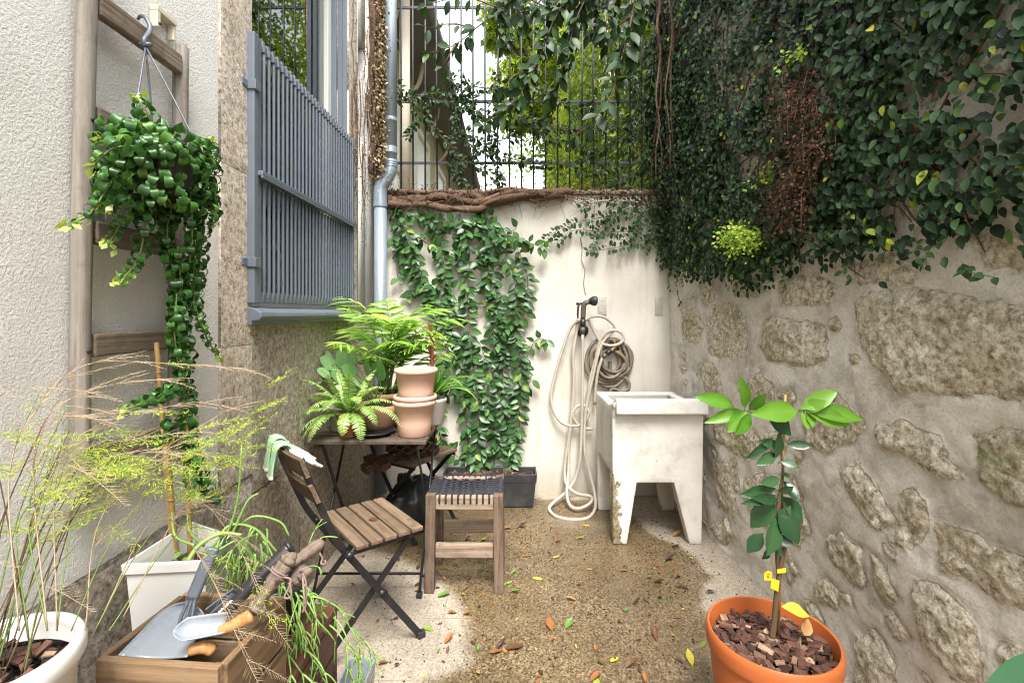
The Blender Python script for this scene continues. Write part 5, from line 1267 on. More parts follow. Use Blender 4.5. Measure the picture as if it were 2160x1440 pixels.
# ---- small odds and ends on the table
mb = MB(); mb.lathe([(0, 0), (.05, 0), (.068, .022), (.071, .022), (.069, .018), (.05, .006), (0, .006)], (0, 0, 0), 40); o = mb.build('pot_saucer', M['terra_dark'], local=True); o.location = (-.452, 2.43, ZT); o.scale = (.8, .8, .8); tag(o, 'orange terracotta saucer beside the stacked pots at the table edge', 'saucer')
mb = MB(); mb.lathe([(0, 0), (.075, 0), (.098, .022), (.102, .022), (.10, .016), (.076, .006), (0, .006)], (0, 0, 0), 40); o = mb.build('pot_saucer', M['blackplastic'], local=True); o.location = (-.665, 2.325, ZT); tag(o, 'black plastic saucer with crumbs of soil between fern and stacked pots', 'saucer')
jc = A(-.855, 2.42, ZT)
t = thing('ceramic_pot', 'pale green grey glazed pot half hidden behind the fern', 'plant pot', jc); simple_pot(t, jc, .05, .068, .12, M['plate'], .02, .006, .018)
mb = MB()
for k in range(26):
    x, y = R.uniform(-.9, -.45), R.uniform(2.22, 2.4); d = rnorm(1)[0]*A(1, 1, 0)
    p = A(x, y, ZT+.004); mb.tube([p, p+unit(d)*R.uniform(.01, .05)+A(0, 0, .002)], .0013, 5)
o = mb.build('plant_debris', M['browntwig'], kind='stuff'); o['label'] = 'crumbs of soil and dry twigs on the table top'; o['category'] = 'debris'

# ---- lattice trays and black sack by the second chair
def lattice(label, cells, c, u, v, w, h, H_):
    t = thing('lattice_tray', label, 'tray', c); mb = MB()
    u, v = unit(A(*u)), unit(A(*v)); nn = np.cross(u, v); nn = nn*np.sign(nn[2])
    nu, nv = cells
    pt = lambda i, j: np.asarray(c)+u*(i-nu/2)*w+v*(j-nv/2)*h+nn*(.012*math.sin(i*1.3+j)+.008*math.sin(j*2.1))
    for i in range(nu):
        for j in range(nv):
            q = [pt(i+.5, j), pt(i+1, j+.5), pt(i+.5, j+1), pt(i, j+.5)]
            for k in range(4):
                a, b = q[k], q[(k+1) % 4]; mb.bar(a+nn*H_/2, b+nn*H_/2, .006, H_, up=nn, tint=R.random())
    mb.build('cells', M['lattice'], t, smooth=False)
lattice('small brown diamond cell tray on the house side corner of the rear chair', (2, 2), WZ(795, 985, .47)+A(0, .02, .0), (1, .1, .12), (-.1, 1, .35), .075, .075, .035)
lattice('larger brown diamond cell tray heaped on the seat of the rear chair', (4, 3), A(-.60, 2.90, .485), (.9, .35, .08), (-.35, .9, .42), .075, .07, .04)
sk2 = MB(); c = A(-.60, 2.90, .15); G = []
for i in range(26):
    th = i/25*PI; row = []
    for j in range(41):
        ph = j/40*2*PI; d = A(math.sin(th)*math.cos(ph), math.sin(th)*math.sin(ph), math.cos(th))
        k = 1+.35*(float(fbm(d[0]*2.2+3+d[2], d[1]*2.2+d[2]*1.7, 5, 5, .65))-.5)*2; row.append(c+d*A(.15, .17, .17)*k)
    G.append(row)
G = np.array(G); G[..., 2] = np.maximum(G[..., 2], .003); sk2.grid(G); o = sk2.build('plastic_sack', M['blackplastic'], loc=(-.6, 2.9, 0)); tag(o, 'crumpled black plastic sack on the floor under the rear chair', 'sack')
mb = MB(); mb.hexa([A(-.74, 2.98, .0), A(-.52, 3.06, .0), A(-.523, 3.07, .0), A(-.743, 2.99, .0)], [A(-.72, 3.03, .20), A(-.52, 3.11, .17), A(-.523, 3.12, .17), A(-.723, 3.04, .20)])
o = mb.build('cardboard_sheet', M['plate'], loc=(-.63, 3.0, 0), smooth=False); tag(o, 'torn pale cardboard sheet leaning behind the black sack', 'cardboard')

# ---- gloves over the chair back
def glove(label, c, ang, tw, flip=1, n=26):
    t = thing('garden_glove', label, 'glove', c, group='mint gardening gloves on the chair back')
    # a limp strip draped over the slat: local s along the drape, w across
    u = A(math.cos(ang), math.sin(ang), 0); v = A(-math.sin(ang), math.cos(ang), 0)
    def P(s, w, th):     # s<0 behind, >0 front
        r = .016; a = np.clip(s/r, -PI/2, PI/2); rest = abs(s)-r*PI/2
        p = np.asarray(c)+u*(r+th)*math.sin(a)+A(0, 0, (r+th)*math.cos(a))+v*w
        if rest > 0: p = p+A(0, 0, -rest)+u*np.sign(s)*rest*(.16 if s*flip > 0 else 1.3)
        return p+u*.004*math.sin(w*160+s*30)
    mb = MB()
    def strip(s0, s1, w0, w1, wd0, wd1, name, m_, th=.006, rnd=True):
        b = MB(); G = []
        for i in range(n+1):
            f = i/n; s = s0+(s1-s0)*f; wc = w0+(w1-w0)*f; hw = (wd0+(wd1-wd0)*f)/2
            if rnd and f > .82: hw *= math.sqrt(max(.02, 1-((f-.82)/.18)**2))
            k = th*(1 if not rnd or f < .9 else max(.2, (1-f)/.1))
            ring = []
            for j in range(12):
                aa = j/12*2*PI; ring.append(P(s, wc+hw*math.cos(aa), k*math.sin(aa)+k))
            ring.append(ring[0]); G.append(ring)
        b.grid(np.array(G)); b.build(name, m_, t)
    strip(-.055*flip, .012*flip, 0, 0, .070, .078, 'palm', M['glovegreen'], .008, False)
    strip(.01*flip, .105*flip, .005, .012, .072, .055, 'cuff', M['glovegreen'], .007, False)
    strip(.104*flip, .116*flip, .012, .012, .058, .060, 'cuff_hem', M['glovewhite'], .008, False)
    for k in range(4):
        w = -.028+.019*k; strip(-.05*flip, -(.108+.012*math.sin(k*1.2))*flip, w, w*1.3, .021, .018, 'finger', M['glovewhite'], .009)
    strip(-.02*flip, -.08*flip, .038, .074, .022, .018, 'thumb', M['glovewhite'], .009)
ch_M = WM[chair.name]
def onchair(x, y, z): return np.array(ch_M @ Vector((x, y, z)))
ua = math.radians(38.8)
glove('mint green gardening glove hanging at the far end of the chair back', onchair(-.105, -.335, .797), ua+PI, 0, 1)
glove('mint green and white gardening glove over the near half of the chair back', onchair(.015, -.347, .799), ua+PI, 0, 1)

# ---- citrus tree in the orange pot
cc = A(.79, 1.472, 0)
t = thing('potted_citrus', 'young citrus tree staked in a big orange pot by the stone wall', 'potted plant', cc)
mb = MB(); mb.lathe([(0, 0), (0.1373, 0), (0.1446, .006), (0.1610, .12), (0.1771, .262), (0.1780, .268), (0.1835, .272), (0.1862, .285), (0.1867, .31), (0.1848, .325), (0.1807, .330), (0.1757, .328), (0.1729, .315), (0.1702, .26), (0.1373, .02), (0, .02)], cc, 80); mb.build('pot', M['orangepot'], t, auto=.9)
mb = MB(); soil_disc(mb, cc+A(0, 0, .265), .170); mb.build('soil', M['soil'], t)
def inpot():
    a = R.random()*6.3; r = .163*math.sqrt(R.random()); return cc+A(r*math.cos(a), r*math.sin(a), .272+R.random()*.022+.02*(1-(r/.163)**2))
mb = MB(); chips(mb, inpot, 560, .012, .042); mb.build('bark_mulch', M['bark'], t, smooth=False, kind='stuff', bevel=.0015)
def Cc(cx, cy, dy=0.0): return W(1440+cx*.4583, 780+cy*.4583, 1.472+dy)
st = MB(); st.tube([Cc(410,1240), Cc(422,1150), Cc(432,1040), Cc(448,920), Cc(470,815)], [.0095, .008, .0075, .006], 10, smooth=4)
st.tube([Cc(440,940), Cc(432,850), Cc(432,690), Cc(440,590), Cc(462,470), Cc(452,360), Cc(450,250), Cc(455,205)], [.005, .0045, .004, .003], 8, smooth=4)
st.tube([Cc(455,205), Cc(400,210), Cc(330,200), Cc(285,186)], [.0028, .0018], 6, smooth=3); st.tube([Cc(455,208), Cc(490,200), Cc(540,188)], [.0028, .0018], 6, smooth=3); st.build('trunk', M['browntwig'], t)
mb = MB(); mb.tube([Cc(440,1245,.012), Cc(448,900,.012), Cc(462,400,.012), Cc(473,112,.012)], [.0042, .0040, .0036], 8); mb.build('stake', M['bamboo'], t)
new = [(235,165,95,125,40),(285,180,280,60,36),(305,185,370,128,30),(285,186,140,230,32),(290,190,228,268,42),(312,202,265,280,36),(540,180,690,108,44),(560,186,805,214,46),(570,190,750,240,46),(575,192,600,250,38),(545,192,578,260,30),(530,188,372,196,56),(555,182,640,150,34)]
old = [(385,195,490,284,44),(440,290,440,392,40),(412,310,320,400,28),(478,340,582,348,24),(432,385,360,426,30),(455,470,490,492,18),(465,512,527,586,32),(430,545,298,574,36),(430,575,308,612,24),(425,600,330,706,54),(450,580,549,686,50),(440,645,527,778,50),(425,680,410,830,54),(370,750,308,826,42),(400,822,378,862,20),(430,818,456,852,22),(440,600,350,590,28),(452,420,520,440,26),(445,350,372,330,26),(448,500,380,520,28),(436,700,490,640,30),(432,760,500,800,26),(440,560,500,545,22)]
l1, l2, pt = MB(), MB(), MB()
for lst, b, tm_ in ((new, l1, .5), (old, l2, .5)):
    for (bx, by_, tx, ty, wd) in lst:
        dy0 = R.uniform(-.02, .0); p0, p1 = Cc(bx, by_, dy0), Cc(tx, ty, dy0-R.uniform(.0, .05))
        L = np.linalg.norm(p1-p0)*1.18; nrm = A(R.gauss(0, .35), -.95, .42 if b is l1 else .25)
        b.leaves(LF_CITRUS, [p0], [p1-p0], [nrm], L, np.clip(R.gauss(tm_, .2), 0, 1), min(1.15, .88*wd*.00066/(.25*L)), .28)
        pt = MB(); pt.tube([Cc(440 if b is l2 else bx, by_+12, 0), p0], .0012, 5); pt.build('leaf_stalk', M['stalk'], t)
l1.build('young_leaves', M['lf_citnew'], t); l2.build('old_leaves', M['lf_citold'], t)
lb = MB(); pr_ = MB()
for quad in ([(374,936),(392,922),(412,930),(408,968),(376,966)], [(410,958),(446,970),(440,1020),(404,1002)], [(434,918),(474,910),(476,932),(436,936)]):
    P = [Cc(x, y, -.012-.0004*i) for i, (x, y) in enumerate(quad)]; lb.hexa(P, [p+A(0, .0012, 0) for p in P])
lb.build('plant_label', M['yellow'], t, smooth=False)
for k, (x0, y0, x1) in enumerate(((388,938,406),(386,946,398),(390,953,404))): pr_.bar(Cc(x0, y0, -.0145), Cc(x1, y0+3, -.0145), .0004, .0012)
pr_.build('label_print', M['print'], t, smooth=False)
# two dead leaves lying on the bark
lfp = MB(); lfp.leaves(LF_CITRUS, [Cc(455,1106,-.02)+A(0, 0, .012)], [Cc(603,1160,-.03)-Cc(455,1106,-.02)+A(0, 0, .01)], [A(.1, -.5, .9)], .085, .74, 1.0); o = lfp.build('fallen_leaf', M['deadleaf'], loc=Cc(455,1106)); tag(o, 'yellow green spotted leaf lying on bark in the orange pot', 'fallen leaf')
lfp = MB(); lfp.leaves(LF_IVY, [Cc(560,1220,-.03)], [A(.4, .3, .5)], [A(.1, -.7, .6)], .05, .58, 1.2); o = lfp.build('fallen_leaf', M['deadleaf'], loc=Cc(560,1220)); tag(o, 'curled tan dead leaf on the bark in the orange pot', 'fallen leaf')

# ---- dark red wooden box seat under the crate
BX0, BX1, BY0, BY1, BZ = -.908, -.506, .80, 1.414, .45
t = thing('wooden_planter_box', 'dark red brown slatted wooden box carrying the tool crate', 'wooden box', ((BX0+BX1)/2, (BY0+BY1)/2, 0))
n = 4; w = (BX1-BX0)/n
for i in range(n):
    mb = MB(); mb.box((BX0+i*w+.002, BY0, BZ-.022), (BX0+(i+1)*w-.002, BY1, BZ), R.uniform(.3, .7)); mb.build('top_board', M['wood_red'], t, smooth=False, bevel=.004)
for i in range(4):
    z1 = BZ-.026-i*.107
    for x in (BX1-.022, BX0+.004):
        mb = MB(); mb.box((x, BY0+.006, z1-.100), (x+.018, BY1-.03, z1), R.uniform(.3, .7)); mb.build('side_board', M['wood_red'], t, smooth=False, bevel=.003)
    mb = MB(); mb.box((BX0+.025, BY1-.026, z1-.100), (BX1-.025, BY1-.008, z1), .5); mb.build('end_board', M['wood_red'], t, smooth=False, bevel=.003)
for x in (BX0+.004, BX1-.034):
    for y in (BY1-.03, BY0+.01):
        mb = MB(); mb.box((x, y, 0), (x+.03, y+.028, BZ-.023), .4); mb.build('corner_post', M['wood_red'], t, smooth=False, bevel=.003)

# ---- tool crate
KR = math.radians(-5.0); kc = (-.648, 1.006, BZ)
ck = thing('tool_crate', 'small brown wooden crate full of hand tools on the dark red box', 'crate', kc, KR)
hw, hd, hh = .121, .106, .20
for z0 in (0.002, .104):
    for s in (-1, 1):
        mb = MB(); mb.box((-hw, s*hd-.008, z0), (hw, s*hd+.008, z0+.096), R.uniform(.5, .8)); mb.build('end_board', M['wood_crate_x'], ck, local=True, smooth=False, bevel=.002)
        mb = MB(); mb.box((s*hw-.0075 if s < 0 else s*hw-.0075, -hd+.0085, z0+.001), (s*hw+.0075, hd-.0085, z0+.094), R.uniform(.4, .75)); mb.build('side_board', M['wood_crate_y'], ck, local=True, smooth=False, bevel=.002)
mb = MB(); mb.box((-hw+.008, -hd+.009, .003), (hw-.008, hd-.009, .012)); mb.build('base_board', M['wood_crate_x'], ck, local=True, smooth=False)
for sx in (-1, 1):
    for sy in (-1, 1):
        mb = MB(); mb.box((sx*(hw-.018)-.010, sy*(hd-.0185)-.010, .013), (sx*(hw-.018)+.010, sy*(hd-.0185)+.010, .185)); mb.build('corner_post', M['wood_crate_y'], ck, local=True, smooth=False)
mb = MB(); mb.tube([A(-.06, -hd-.008, .150), A(-.06, -hd-.030, .158), A(-.045, -hd-.036, .160), A(.045, -hd-.036, .160), A(.06, -hd-.030, .158), A(.06, -hd-.008, .150)], .005, 10, smooth=3); mb.build('handle', M['blackplastic'], ck, local=True)

# ---- tools: (crop3 pixel, depth)
def T3(cx, cy, Y): return W(200+cx*.2963, 1050+cy*.2963, Y)
# big grey scoop
t = thing('compost_scoop', 'wide pale grey plastic scoop leaning out of the tool crate', 'scoop', T3(450, 1090, .96))
n = 18; G = []
for i in range(n+1):
    f = i/n
    l = T3(170+370*f, 1120-385*f, .93+.14*f); r = T3(650+150*min(1, f*1.15), 1130-330*f, .93+.13*f); ax = T3(470+210*f, 1120-400*f, .945+.15*f)
    if f > .72:
        k = (f-.72)/.28; e = math.sqrt(max(0, 1-k*k)); m_ = (l+r)/2*.35+ax*.65; l = m_+(l-m_)*(.12+.88*e); r = m_+(r-m_)*(.12+.88*e)
    row = []
    for j in range(15):
        g = j/14*2-1; base = (l+r)/2+(r-l)/2*g; row.append(base+A(-.1, .72, -.66)*.030*(1-g*g)*(1-.3*f))
    G.append(row)
mb = MB(); mb.grid(np.array(G)); mb.build('pan', M['greyplastic'], t, solid=.0028)
rimp = [g[0] for g in G]+[g for g in G[-1][1:-1]]+[g[-1] for g in reversed(G)]
mb = MB(); mb.tube(rimp, .0022, 6); mb.build('rolled_rim', M['greyplastic'], t)
mb = MB(); mb.tube([T3(670, 1085, .94), T3(780, 1060, .95), T3(840, 1090, .955)], [.010, .012, .011], 12, smooth=3); mb.build('handle', M['wood_orange'], t)
# small hand trowel
t = thing('hand_trowel', 'small grey trowel with a varnished orange wooden handle, on top of the tools', 'trowel', T3(740, 960, .95))
a, b = T3(555, 950, .925), T3(935, 905, .965); ax = unit(b-a); up = unit(A(-.1, -.55, .8)-ax*np.dot(A(-.1, -.55, .8), ax)); sd_ = np.cross(ax, up); L = np.linalg.norm(b-a); G = []
for i in range(15):
    f = i/14; p = a+ax*L*f; w_ = .022*min(1, (f/.22)**.6+.02) if f < .3 else .022-.004*(f-.3); row = []
    for j in range(11):
        g = (j/10*2-1)*(1.25+.5*f); row.append(p+sd_*w_*math.sin(g)*1.0-up*w_*(math.cos(g)-.5)*(.75+.2*f))
    G.append(row)
mb = MB(); mb.grid(np.array(G)); mb.build('blade', M['greyplastic'], t, solid=.0025)
mb = MB(); mb.tube([T3(890, 945, .96), T3(960, 915, .965), T3(1050, 870, .975), T3(1110, 835, .98), T3(1125, 825, .982)], [.010, .0105, .0125, .013, .009], 16, smooth=4); mb.build('handle', M['wood_orange'], t)
mb = MB(); mb.tube([T3(1118, 830, .98), T3(1140, 818, .983)], .004, 8); mb.build('end_ring', M['iron'], t)
# black long handle with a toothed grey blade
t = thing('pruning_saw', 'toothed grey blade with a thick black handle lying across the crate', 'saw', T3(900, 800, 1.0))
mb = MB(); mb.tube([T3(850, 880, .985), T3(980, 760, 1.0), T3(1130, 600, 1.02), T3(1300, 440, 1.045), T3(1385, 350, 1.06)], [.010, .0125, .014, .0145, .015], 18, smooth=5); mb.build('handle', M['blackplastic'], t)
mb = MB(); mb.tube([T3(1380, 352, 1.06), T3(1400, 335, 1.063)], [.017, .0155], 18); mb.build('end_cap', M['blackplastic'], t)
mb = MB(); mb.bar(T3(770, 905, .975), T3(1000, 690, 1.0), .003, .020, up=(-.4, -.6, .6)); mb.bar(T3(800, 800, .99), T3(1000, 650, 1.01), .004, .012, up=(-.4, -.6, .6)); bl = mb.build('blade', M['bluegrey'], t, smooth=False)
mb = MB()
for k in range(9):
    f = k/8; p = T3(815+150*f, 880-140*f, .972+.018*f); mb.lathe([(0, -.004), (.004, 0), (0, .007)], p, 6, M=Matrix.Rotation(.8, 3, 'Y'))
mb.build('teeth', M['whiteplastic'], bl)
# black fork handle leaning to the white planter
t = thing('hand_fork', 'hand fork with an upright charcoal handle standing against the white planter', 'garden fork', T3(740, 600, 1.06))
mb = MB(); mb.bar(T3(690, 720, 1.05), T3(845, 350, 1.10), .025, .014, up=(.3, -.9, .2), segs=5, taper=1.12); mb.build('handle', M['bluegrey'], t, smooth=False, bevel=.005)
mb = MB()
for k in (-1, 0, 1): mb.tube([T3(690+22*k, 720, 1.05), T3(650+40*k, 860, 1.03), T3(630+44*k, 960, 1.02)], [.004, .0035, .002], 8, smooth=3)
mb.build('prongs', M['bluegrey'], t)
# three driftwood handled tools tied with twine
def driftwood(label, pts, rr, twine, hole=False):
    p0 = pts[0]; t = thing('wooden_handled_tool', label, 'hand tool', p0, group='driftwood handled tools in the crate')
    P = smooth_path(pts, 6); d = unit(P[-1]-P[0]); rot = Vector((0, 0, 1)).rotation_difference(Vector(d)).to_matrix()
    mb = MB(); zs = np.concatenate([[0], np.cumsum(np.linalg.norm(np.diff(P, axis=0), axis=1))]); L = zs[-1]
    loc_pts = [A((i % 3-1)*.0012, ((i+1) % 3-1)*.0012, z) for i, z in enumerate(zs)]
    mb.tube(loc_pts, rr, 18)
    V = mb.V[0]; V += np.stack([(fbm(V[:, 0]*90+V[:, 1]*50, V[:, 2]*16, 3)-.5)*.005, (fbm(V[:, 1]*90-V[:, 0]*60, V[:, 2]*16, 5)-.5)*.005, np.zeros(len(V))], 1)
    o = mb.build('handle', M['wood_handle'], t, local=True)
    o.matrix_local = rot.to_4x4()
    tw = MB()
    for q in twine: tw.tube(q, .0022, 7, smooth=4)
    if twine: tw.build('twine', M['twine'], t)
    if hole:
        hb = MB(); q = P[-1]; hb.lathe([(0, .0), (.0048, 0), (.0048, .0015), (0, .0015)], q+d*-.010+A(-.003, -.0150, .0045), 14, M=Vector((0, 0, 1)).rotation_difference(Vector((-.15, -.95, .25))).to_matrix()); hb.build('cord_hole', M['dark'], t)
ring = lambda c_, ax_, r_: [np.asarray(c_)+(unit(np.cross(ax_, A(.2, .3, 1)))*math.cos(a)+np.cross(unit(ax_), unit(np.cross(ax_, A(.2, .3, 1))))*math.sin(a))*r_ for a in np.linspace(0, 2*PI*1.02, 15)]
h1 = [T3(1135, 800, .98), T3(1180, 710, .99), T3(1260, 590, 1.0), T3(1345, 470, 1.015), T3(1400, 400, 1.025)]
a1 = h1[-1]-h1[0]
driftwood('nearest driftwood handle with a knobbed end, wrapped in twine', h1, [.018, .0205, .0165, .0125, .0125, .0135, .0155, .017, .0165, .0155, .0165, .016, .011], [ring(T3(1318, 520, 1.01), a1, .0178), ring(T3(1312, 532, 1.01), a1+A(.01, .0, .02), .0180), ring(T3(1306, 545, 1.01), a1+A(.02, .01, -.01), .0180), [T3(1340, 560, 1.0), T3(1395, 580, .995), T3(1380, 640, .99), T3(1350, 700, .985), T3(1375, 712, .985), T3(1400, 690, .985), T3(1385, 600, .99)]])
driftwood('longest driftwood handle, uppermost, pointing at the folding chair', [T3(1400, 480, 1.06), T3(1500, 395, 1.08), T3(1620, 310, 1.10)], [.012, .013, .0135, .0145, .0155, .0150, .010], [[T3(1600, 390, 1.08), T3(1620, 430, 1.08), T3(1610, 465, 1.075), T3(1640, 470, 1.075), T3(1640, 440, 1.08)]])
driftwood('short driftwood handle showing a round cord hole at its end', [T3(1360, 620, 1.03), T3(1440, 560, 1.04), T3(1530, 500, 1.05)], [.0125, .015, .0165, .0175, .0165, .011], [[T3(1478, 535, 1.028), T3(1500, 590, 1.02), T3(1505, 680, 1.015), T3(1500, 760, 1.01), T3(1478, 810, 1.0), T3(1500, 770, 1.0), T3(1490, 690, 1.0), T3(1480, 560, 1.02)]], True)
# ---- white corner planter behind the crate
WZt = .71
pts = [A(-.915, 1.131), A(-.7235, 1.150), A(-.742, 1.282), A(-.912, 1.371)]
cen = sum(pts)/4
t = thing('white_planter', 'white angular plastic planter with three bamboo canes behind the tool crate', 'planter', (cen[0], cen[1], BZ))
def ring_at(k, z): return [A(*(cen+(p-cen)*k), z) for p in pts]
def shell(levels):
    mb = MB(); V = []; Fs = []
    for lv in levels: V += lv
    for i in range(len(levels)-1):
        for j in range(4): Fs.append((i*4+j, i*4+(j+1) % 4, (i+1)*4+(j+1) % 4, (i+1)*4+j))
    Fs.append((3,2,1,0)); m = (len(levels)-1)*4; Fs.append((m, m+1, m+2, m+3)); mb.add(V, Fs); return mb
shell([ring_at(.80, BZ+.001), ring_at(.93, WZt-.028), ring_at(.99, WZt-.026), ring_at(1.0, WZt-.004), ring_at(.985, WZt), ring_at(.94, WZt), ring_at(.91, WZt-.02), ring_at(.86, WZt-.12)]).build('body', M['whiteplastic'], t, smooth=False, bevel=.005)
mb = MB(); q = ring_at(.88, WZt-.075); mb.hexa([p-A(0, 0, .03) for p in q], q); mb.build('soil', M['soil'], t, smooth=False)
mb = MB(); chips(mb, lambda: A(cen[0]+R.uniform(-.05, .06), cen[1]+R.uniform(-.06, .05), WZt-.068+R.random()*.01), 60, .012, .04); mb.build('bark_mulch', M['bark'], t, smooth=False, kind='stuff')
for (x0_, y0_, x1_, y1_, r) in ((366,1110,330,722,.0055),(374,1110,347,905,.007),(402,1110,388,740,.0065)):
    b = W(x0_, y0_, 1.31); b[2] = WZt-.10; tp_ = WX(x1_, y1_, -.900); mb = MB(); P = [b+(tp_-b)*k/8 for k in range(9)]
    mb.tube([p for p in P for _ in (0,)], r, 10)
    for k in range(1, 8): mb.tube([P[k]-A(0, 0, .002), P[k]+A(0, 0, .002)], r*1.22, 10)
    mb.build('bamboo_cane', M['bamboo'], t)
lf = MB()
for k in range(60): 
    p = A(cen[0]+R.uniform(-.05, .07), cen[1]+R.uniform(-.06, .04), WZt-.06); lf.leaves(LF_ROUND, [p+A(0, 0, R.random()*.02)], [rnorm(1)[0]+A(0, 0, .3)], [A(0, -.3, 1)], R.uniform(.012, .022), R.uniform(.1, .6))
lf.build('weeds', M['lf_fern'], t)
# ---- mistletoe cactus: stems from the planter over the box edge
def rhip(mb, p, d, L, r, depth, droop):
    P = [p]; n = 5; dd = unit(d)
    for i in range(n): dd = unit(dd+A(0, 0, -droop/n)+rnorm(1, .05)[0]); p = p+dd*L/n; P.append(p)
    mb.tube(P, [r, r*.8], 7, tint=np.clip(R.gauss(.5, .18), 0, 1))
    if depth > 0:
        for k in range(R.choice((1, 2, 2, 3))):
            u = unit(np.cross(dd, rnorm(1)[0])); rhip(mb, p, dd+u*R.uniform(.4, .9), L*R.uniform(.55, .95), r*.88, depth-1, droop*R.uniform(.6, 1.2))
rc = A(-.625, 1.30, BZ+.001)
t = thing('mistletoe_cactus', 'sprawling thin stemmed green cactus spilling over the dark red box from behind the crate', 'potted plant', rc)
simple_pot(t, rc, .05, .066, .13, M['blackplastic'], .02, .006, .02)
mb = MB()
for k in range(11):
    a = R.uniform(-1.5, 1.9); rhip(mb, rc+A(R.uniform(-.03, .03), R.uniform(-.03, .03), .11), A(math.cos(a)*.9+.3, math.sin(a)*.6-.25, R.uniform(.1, .9)), R.uniform(.055, .10), .0028, 3, R.uniform(.5, 1.3))
for k in range(6):      # long trailers over the box side
    P0 = A(-.50+R.uniform(-.06, .05), R.uniform(1.15, 1.38), BZ+R.uniform(.01, .06)); rhip(mb, P0, A(.7, R.uniform(-.5, .1), R.uniform(-.5, .2)), R.uniform(.05, .085), .0021, 4, R.uniform(.6, 1.4))
for k in range(3):
    P0 = A(-.60+R.uniform(-.03, .06), R.uniform(1.18, 1.36), BZ+.10); rhip(mb, P0, A(R.uniform(.3, 1), R.uniform(-.6, .1), R.uniform(-.3, .3)), R.uniform(.07, .10), .0026, 3, R.uniform(1, 2))
mb.build('stems', M['rhip'], t)
t2 = thing('mistletoe_cactus', 'upright green cactus stems growing out of the white planter and arching over its rim', 'plant', (cen[0], cen[1], WZt-.07))
mb = MB()
for (pp_) in ([(455,1165,1.2),(470,1120,1.22),(500,1105,1.24),(545,1120,1.26),(570,1160,1.26)],[(450,1160,1.2),(490,1110,1.24),(540,1115,1.27),(585,1165,1.27)],[(440,1160,1.2),(480,1125,1.22),(520,1150,1.24),(540,1200,1.24)],[(470,1150,1.22),(500,1060,1.24),(510,940,1.25)],[(480,1150,1.23),(520,1060,1.25),(545,1040,1.26)],[(430,1150,1.21),(400,1120,1.25),(395,1080,1.27)],[(410,1150,1.2),(370,1130,1.22),(362,1080,1.24)],[(460,1160,1.2),(505,1140,1.23),(530,1180,1.24),(525,1230,1.24)],[(480,1140,1.24),(530,1090,1.27),(590,1100,1.29),(610,1130,1.29)]):
    mb.tube([W(*q) for q in pp_], [.0038, .003, .0025], 8, smooth=5, tint=R.uniform(.3, .7))
for k in range(26): rhip(mb, W(R.uniform(480, 580), R.uniform(1110, 1190), R.uniform(1.22, 1.3)), A(R.uniform(-.2, .8), -.2, R.uniform(-1, .3)), R.uniform(.04, .07), .0026, 2, 1.3)
mb.tube([W(*q) for q in ((395,1185,1.17),(420,1150,1.19),(465,1125,1.21),(510,1128,1.22))], [.006, .005, .004], 8, smooth=5, tint=.95)
mb.build('stems', M['rhip'], t2)

# ---- grey trough on the floor
t = thing('grey_trough', 'grey plastic trough on the floor beside the dark red box', 'planter', (-.455, 1.33, 0))
mb = MB(); trough_shell(mb, -.497, -.415, 1.10, 1.475, .002, .25, .012, .006); mb.build('body', M['greyplastic'], t, smooth=False, bevel=.004)
mb = MB()
for x, y in ((-.482, 1.470), (-.462, 1.470), (-.44, 1.470)): mb.tube([A(x, y, .225), A(x, y+.003, .225)], .004, 8)
mb.build('drain_hole', M['dark'], t)

# ---- hanging basket of curly leaved plant on the ladder
hc = A(-.845, 1.168, 1.60)
t = thing('hanging_basket', 'curly leaved trailing plant in a pot hung from the ladder rung', 'hanging plant', hc)
mb = MB(); mb.lathe([(0, 0), (.055, 0), (.06, .004), (.078, .085), (.083, .087), (.084, .098), (.079, .10), (.074, .09), (.05, .01), (0, .01)], hc, 36); mb.build('pot', M['anthracite'], t)
mb = MB(); soil_disc(mb, hc+A(0, 0, .08), .073); mb.build('soil', M['soil'], t)
top = WX(307, 98, -.905)
hook = [WX(290, 42, -.955), WX(296, 35, -.945), WX(306, 37, -.925), WX(316, 55, -.912), WX(314, 70, -.908), WX(304, 84, -.905), top]
mb = MB(); mb.tube(hook, [.003, .0045, .005, .006, .006, .005, .007], 10, smooth=4); mb.tube([top+A(-.012, 0, .004), top+A(.012, 0, .004)], .006, 8); mb.build('hook', M['bluegrey'], t)
for a in (2.4, 4.5, .3):
    e = hc+A(.080*math.cos(a), .080*math.sin(a), .095); mb = MB(); mb.tube([top, (top+e)/2+A(.002, 0, 0), e], .0022, 7, smooth=3); mb.build('hanger_wire', M['bluegrey'], t)
st, lf = MB(), MB()
def curly(pts, r0=.044, dens=.0125, tipyellow=True):
    Q, T = seg_points(pts, dens); st.tube(Q, .0022, 6); m = len(Q)
    for i in range(m):
        f = i/(m-1); u = unit(np.cross(T[i], A(.3, .1, 1) if abs(T[i][2]) < .8 else A(0, 1, 0))); v = np.cross(T[i], u)
        for k in range(2):
            a = i*1.2+k*PI+R.uniform(-.4, .4); d = u*math.cos(a)+v*math.sin(a); s = r0*R.uniform(.8, 1.15)*(1-.5*max(0, f-.6)/.4)
            tt = np.clip(R.gauss(.42, .15)+(max(0, f-.82)*2.6 if tipyellow else 0), 0, 1)
            lf.leaves(LF_CURL, [Q[i]+d*.003], [d+T[i]*-.25], [-T[i]+rnorm(1, .2)[0]*.6+A(0, 0, .2)], s, tt, R.uniform(.8, 1.15), -.16)
    for k in range(5 if tipyellow else 0): lf.leaves(LF_TINY, [Q[-1]+rnorm(1, .006)[0]], [T[-1]+rnorm(1, .5)[0]], [rnorm(1)[0]], .022, 1.0)
Bx = lambda x, y, X=-.84: WX(x, y, X)
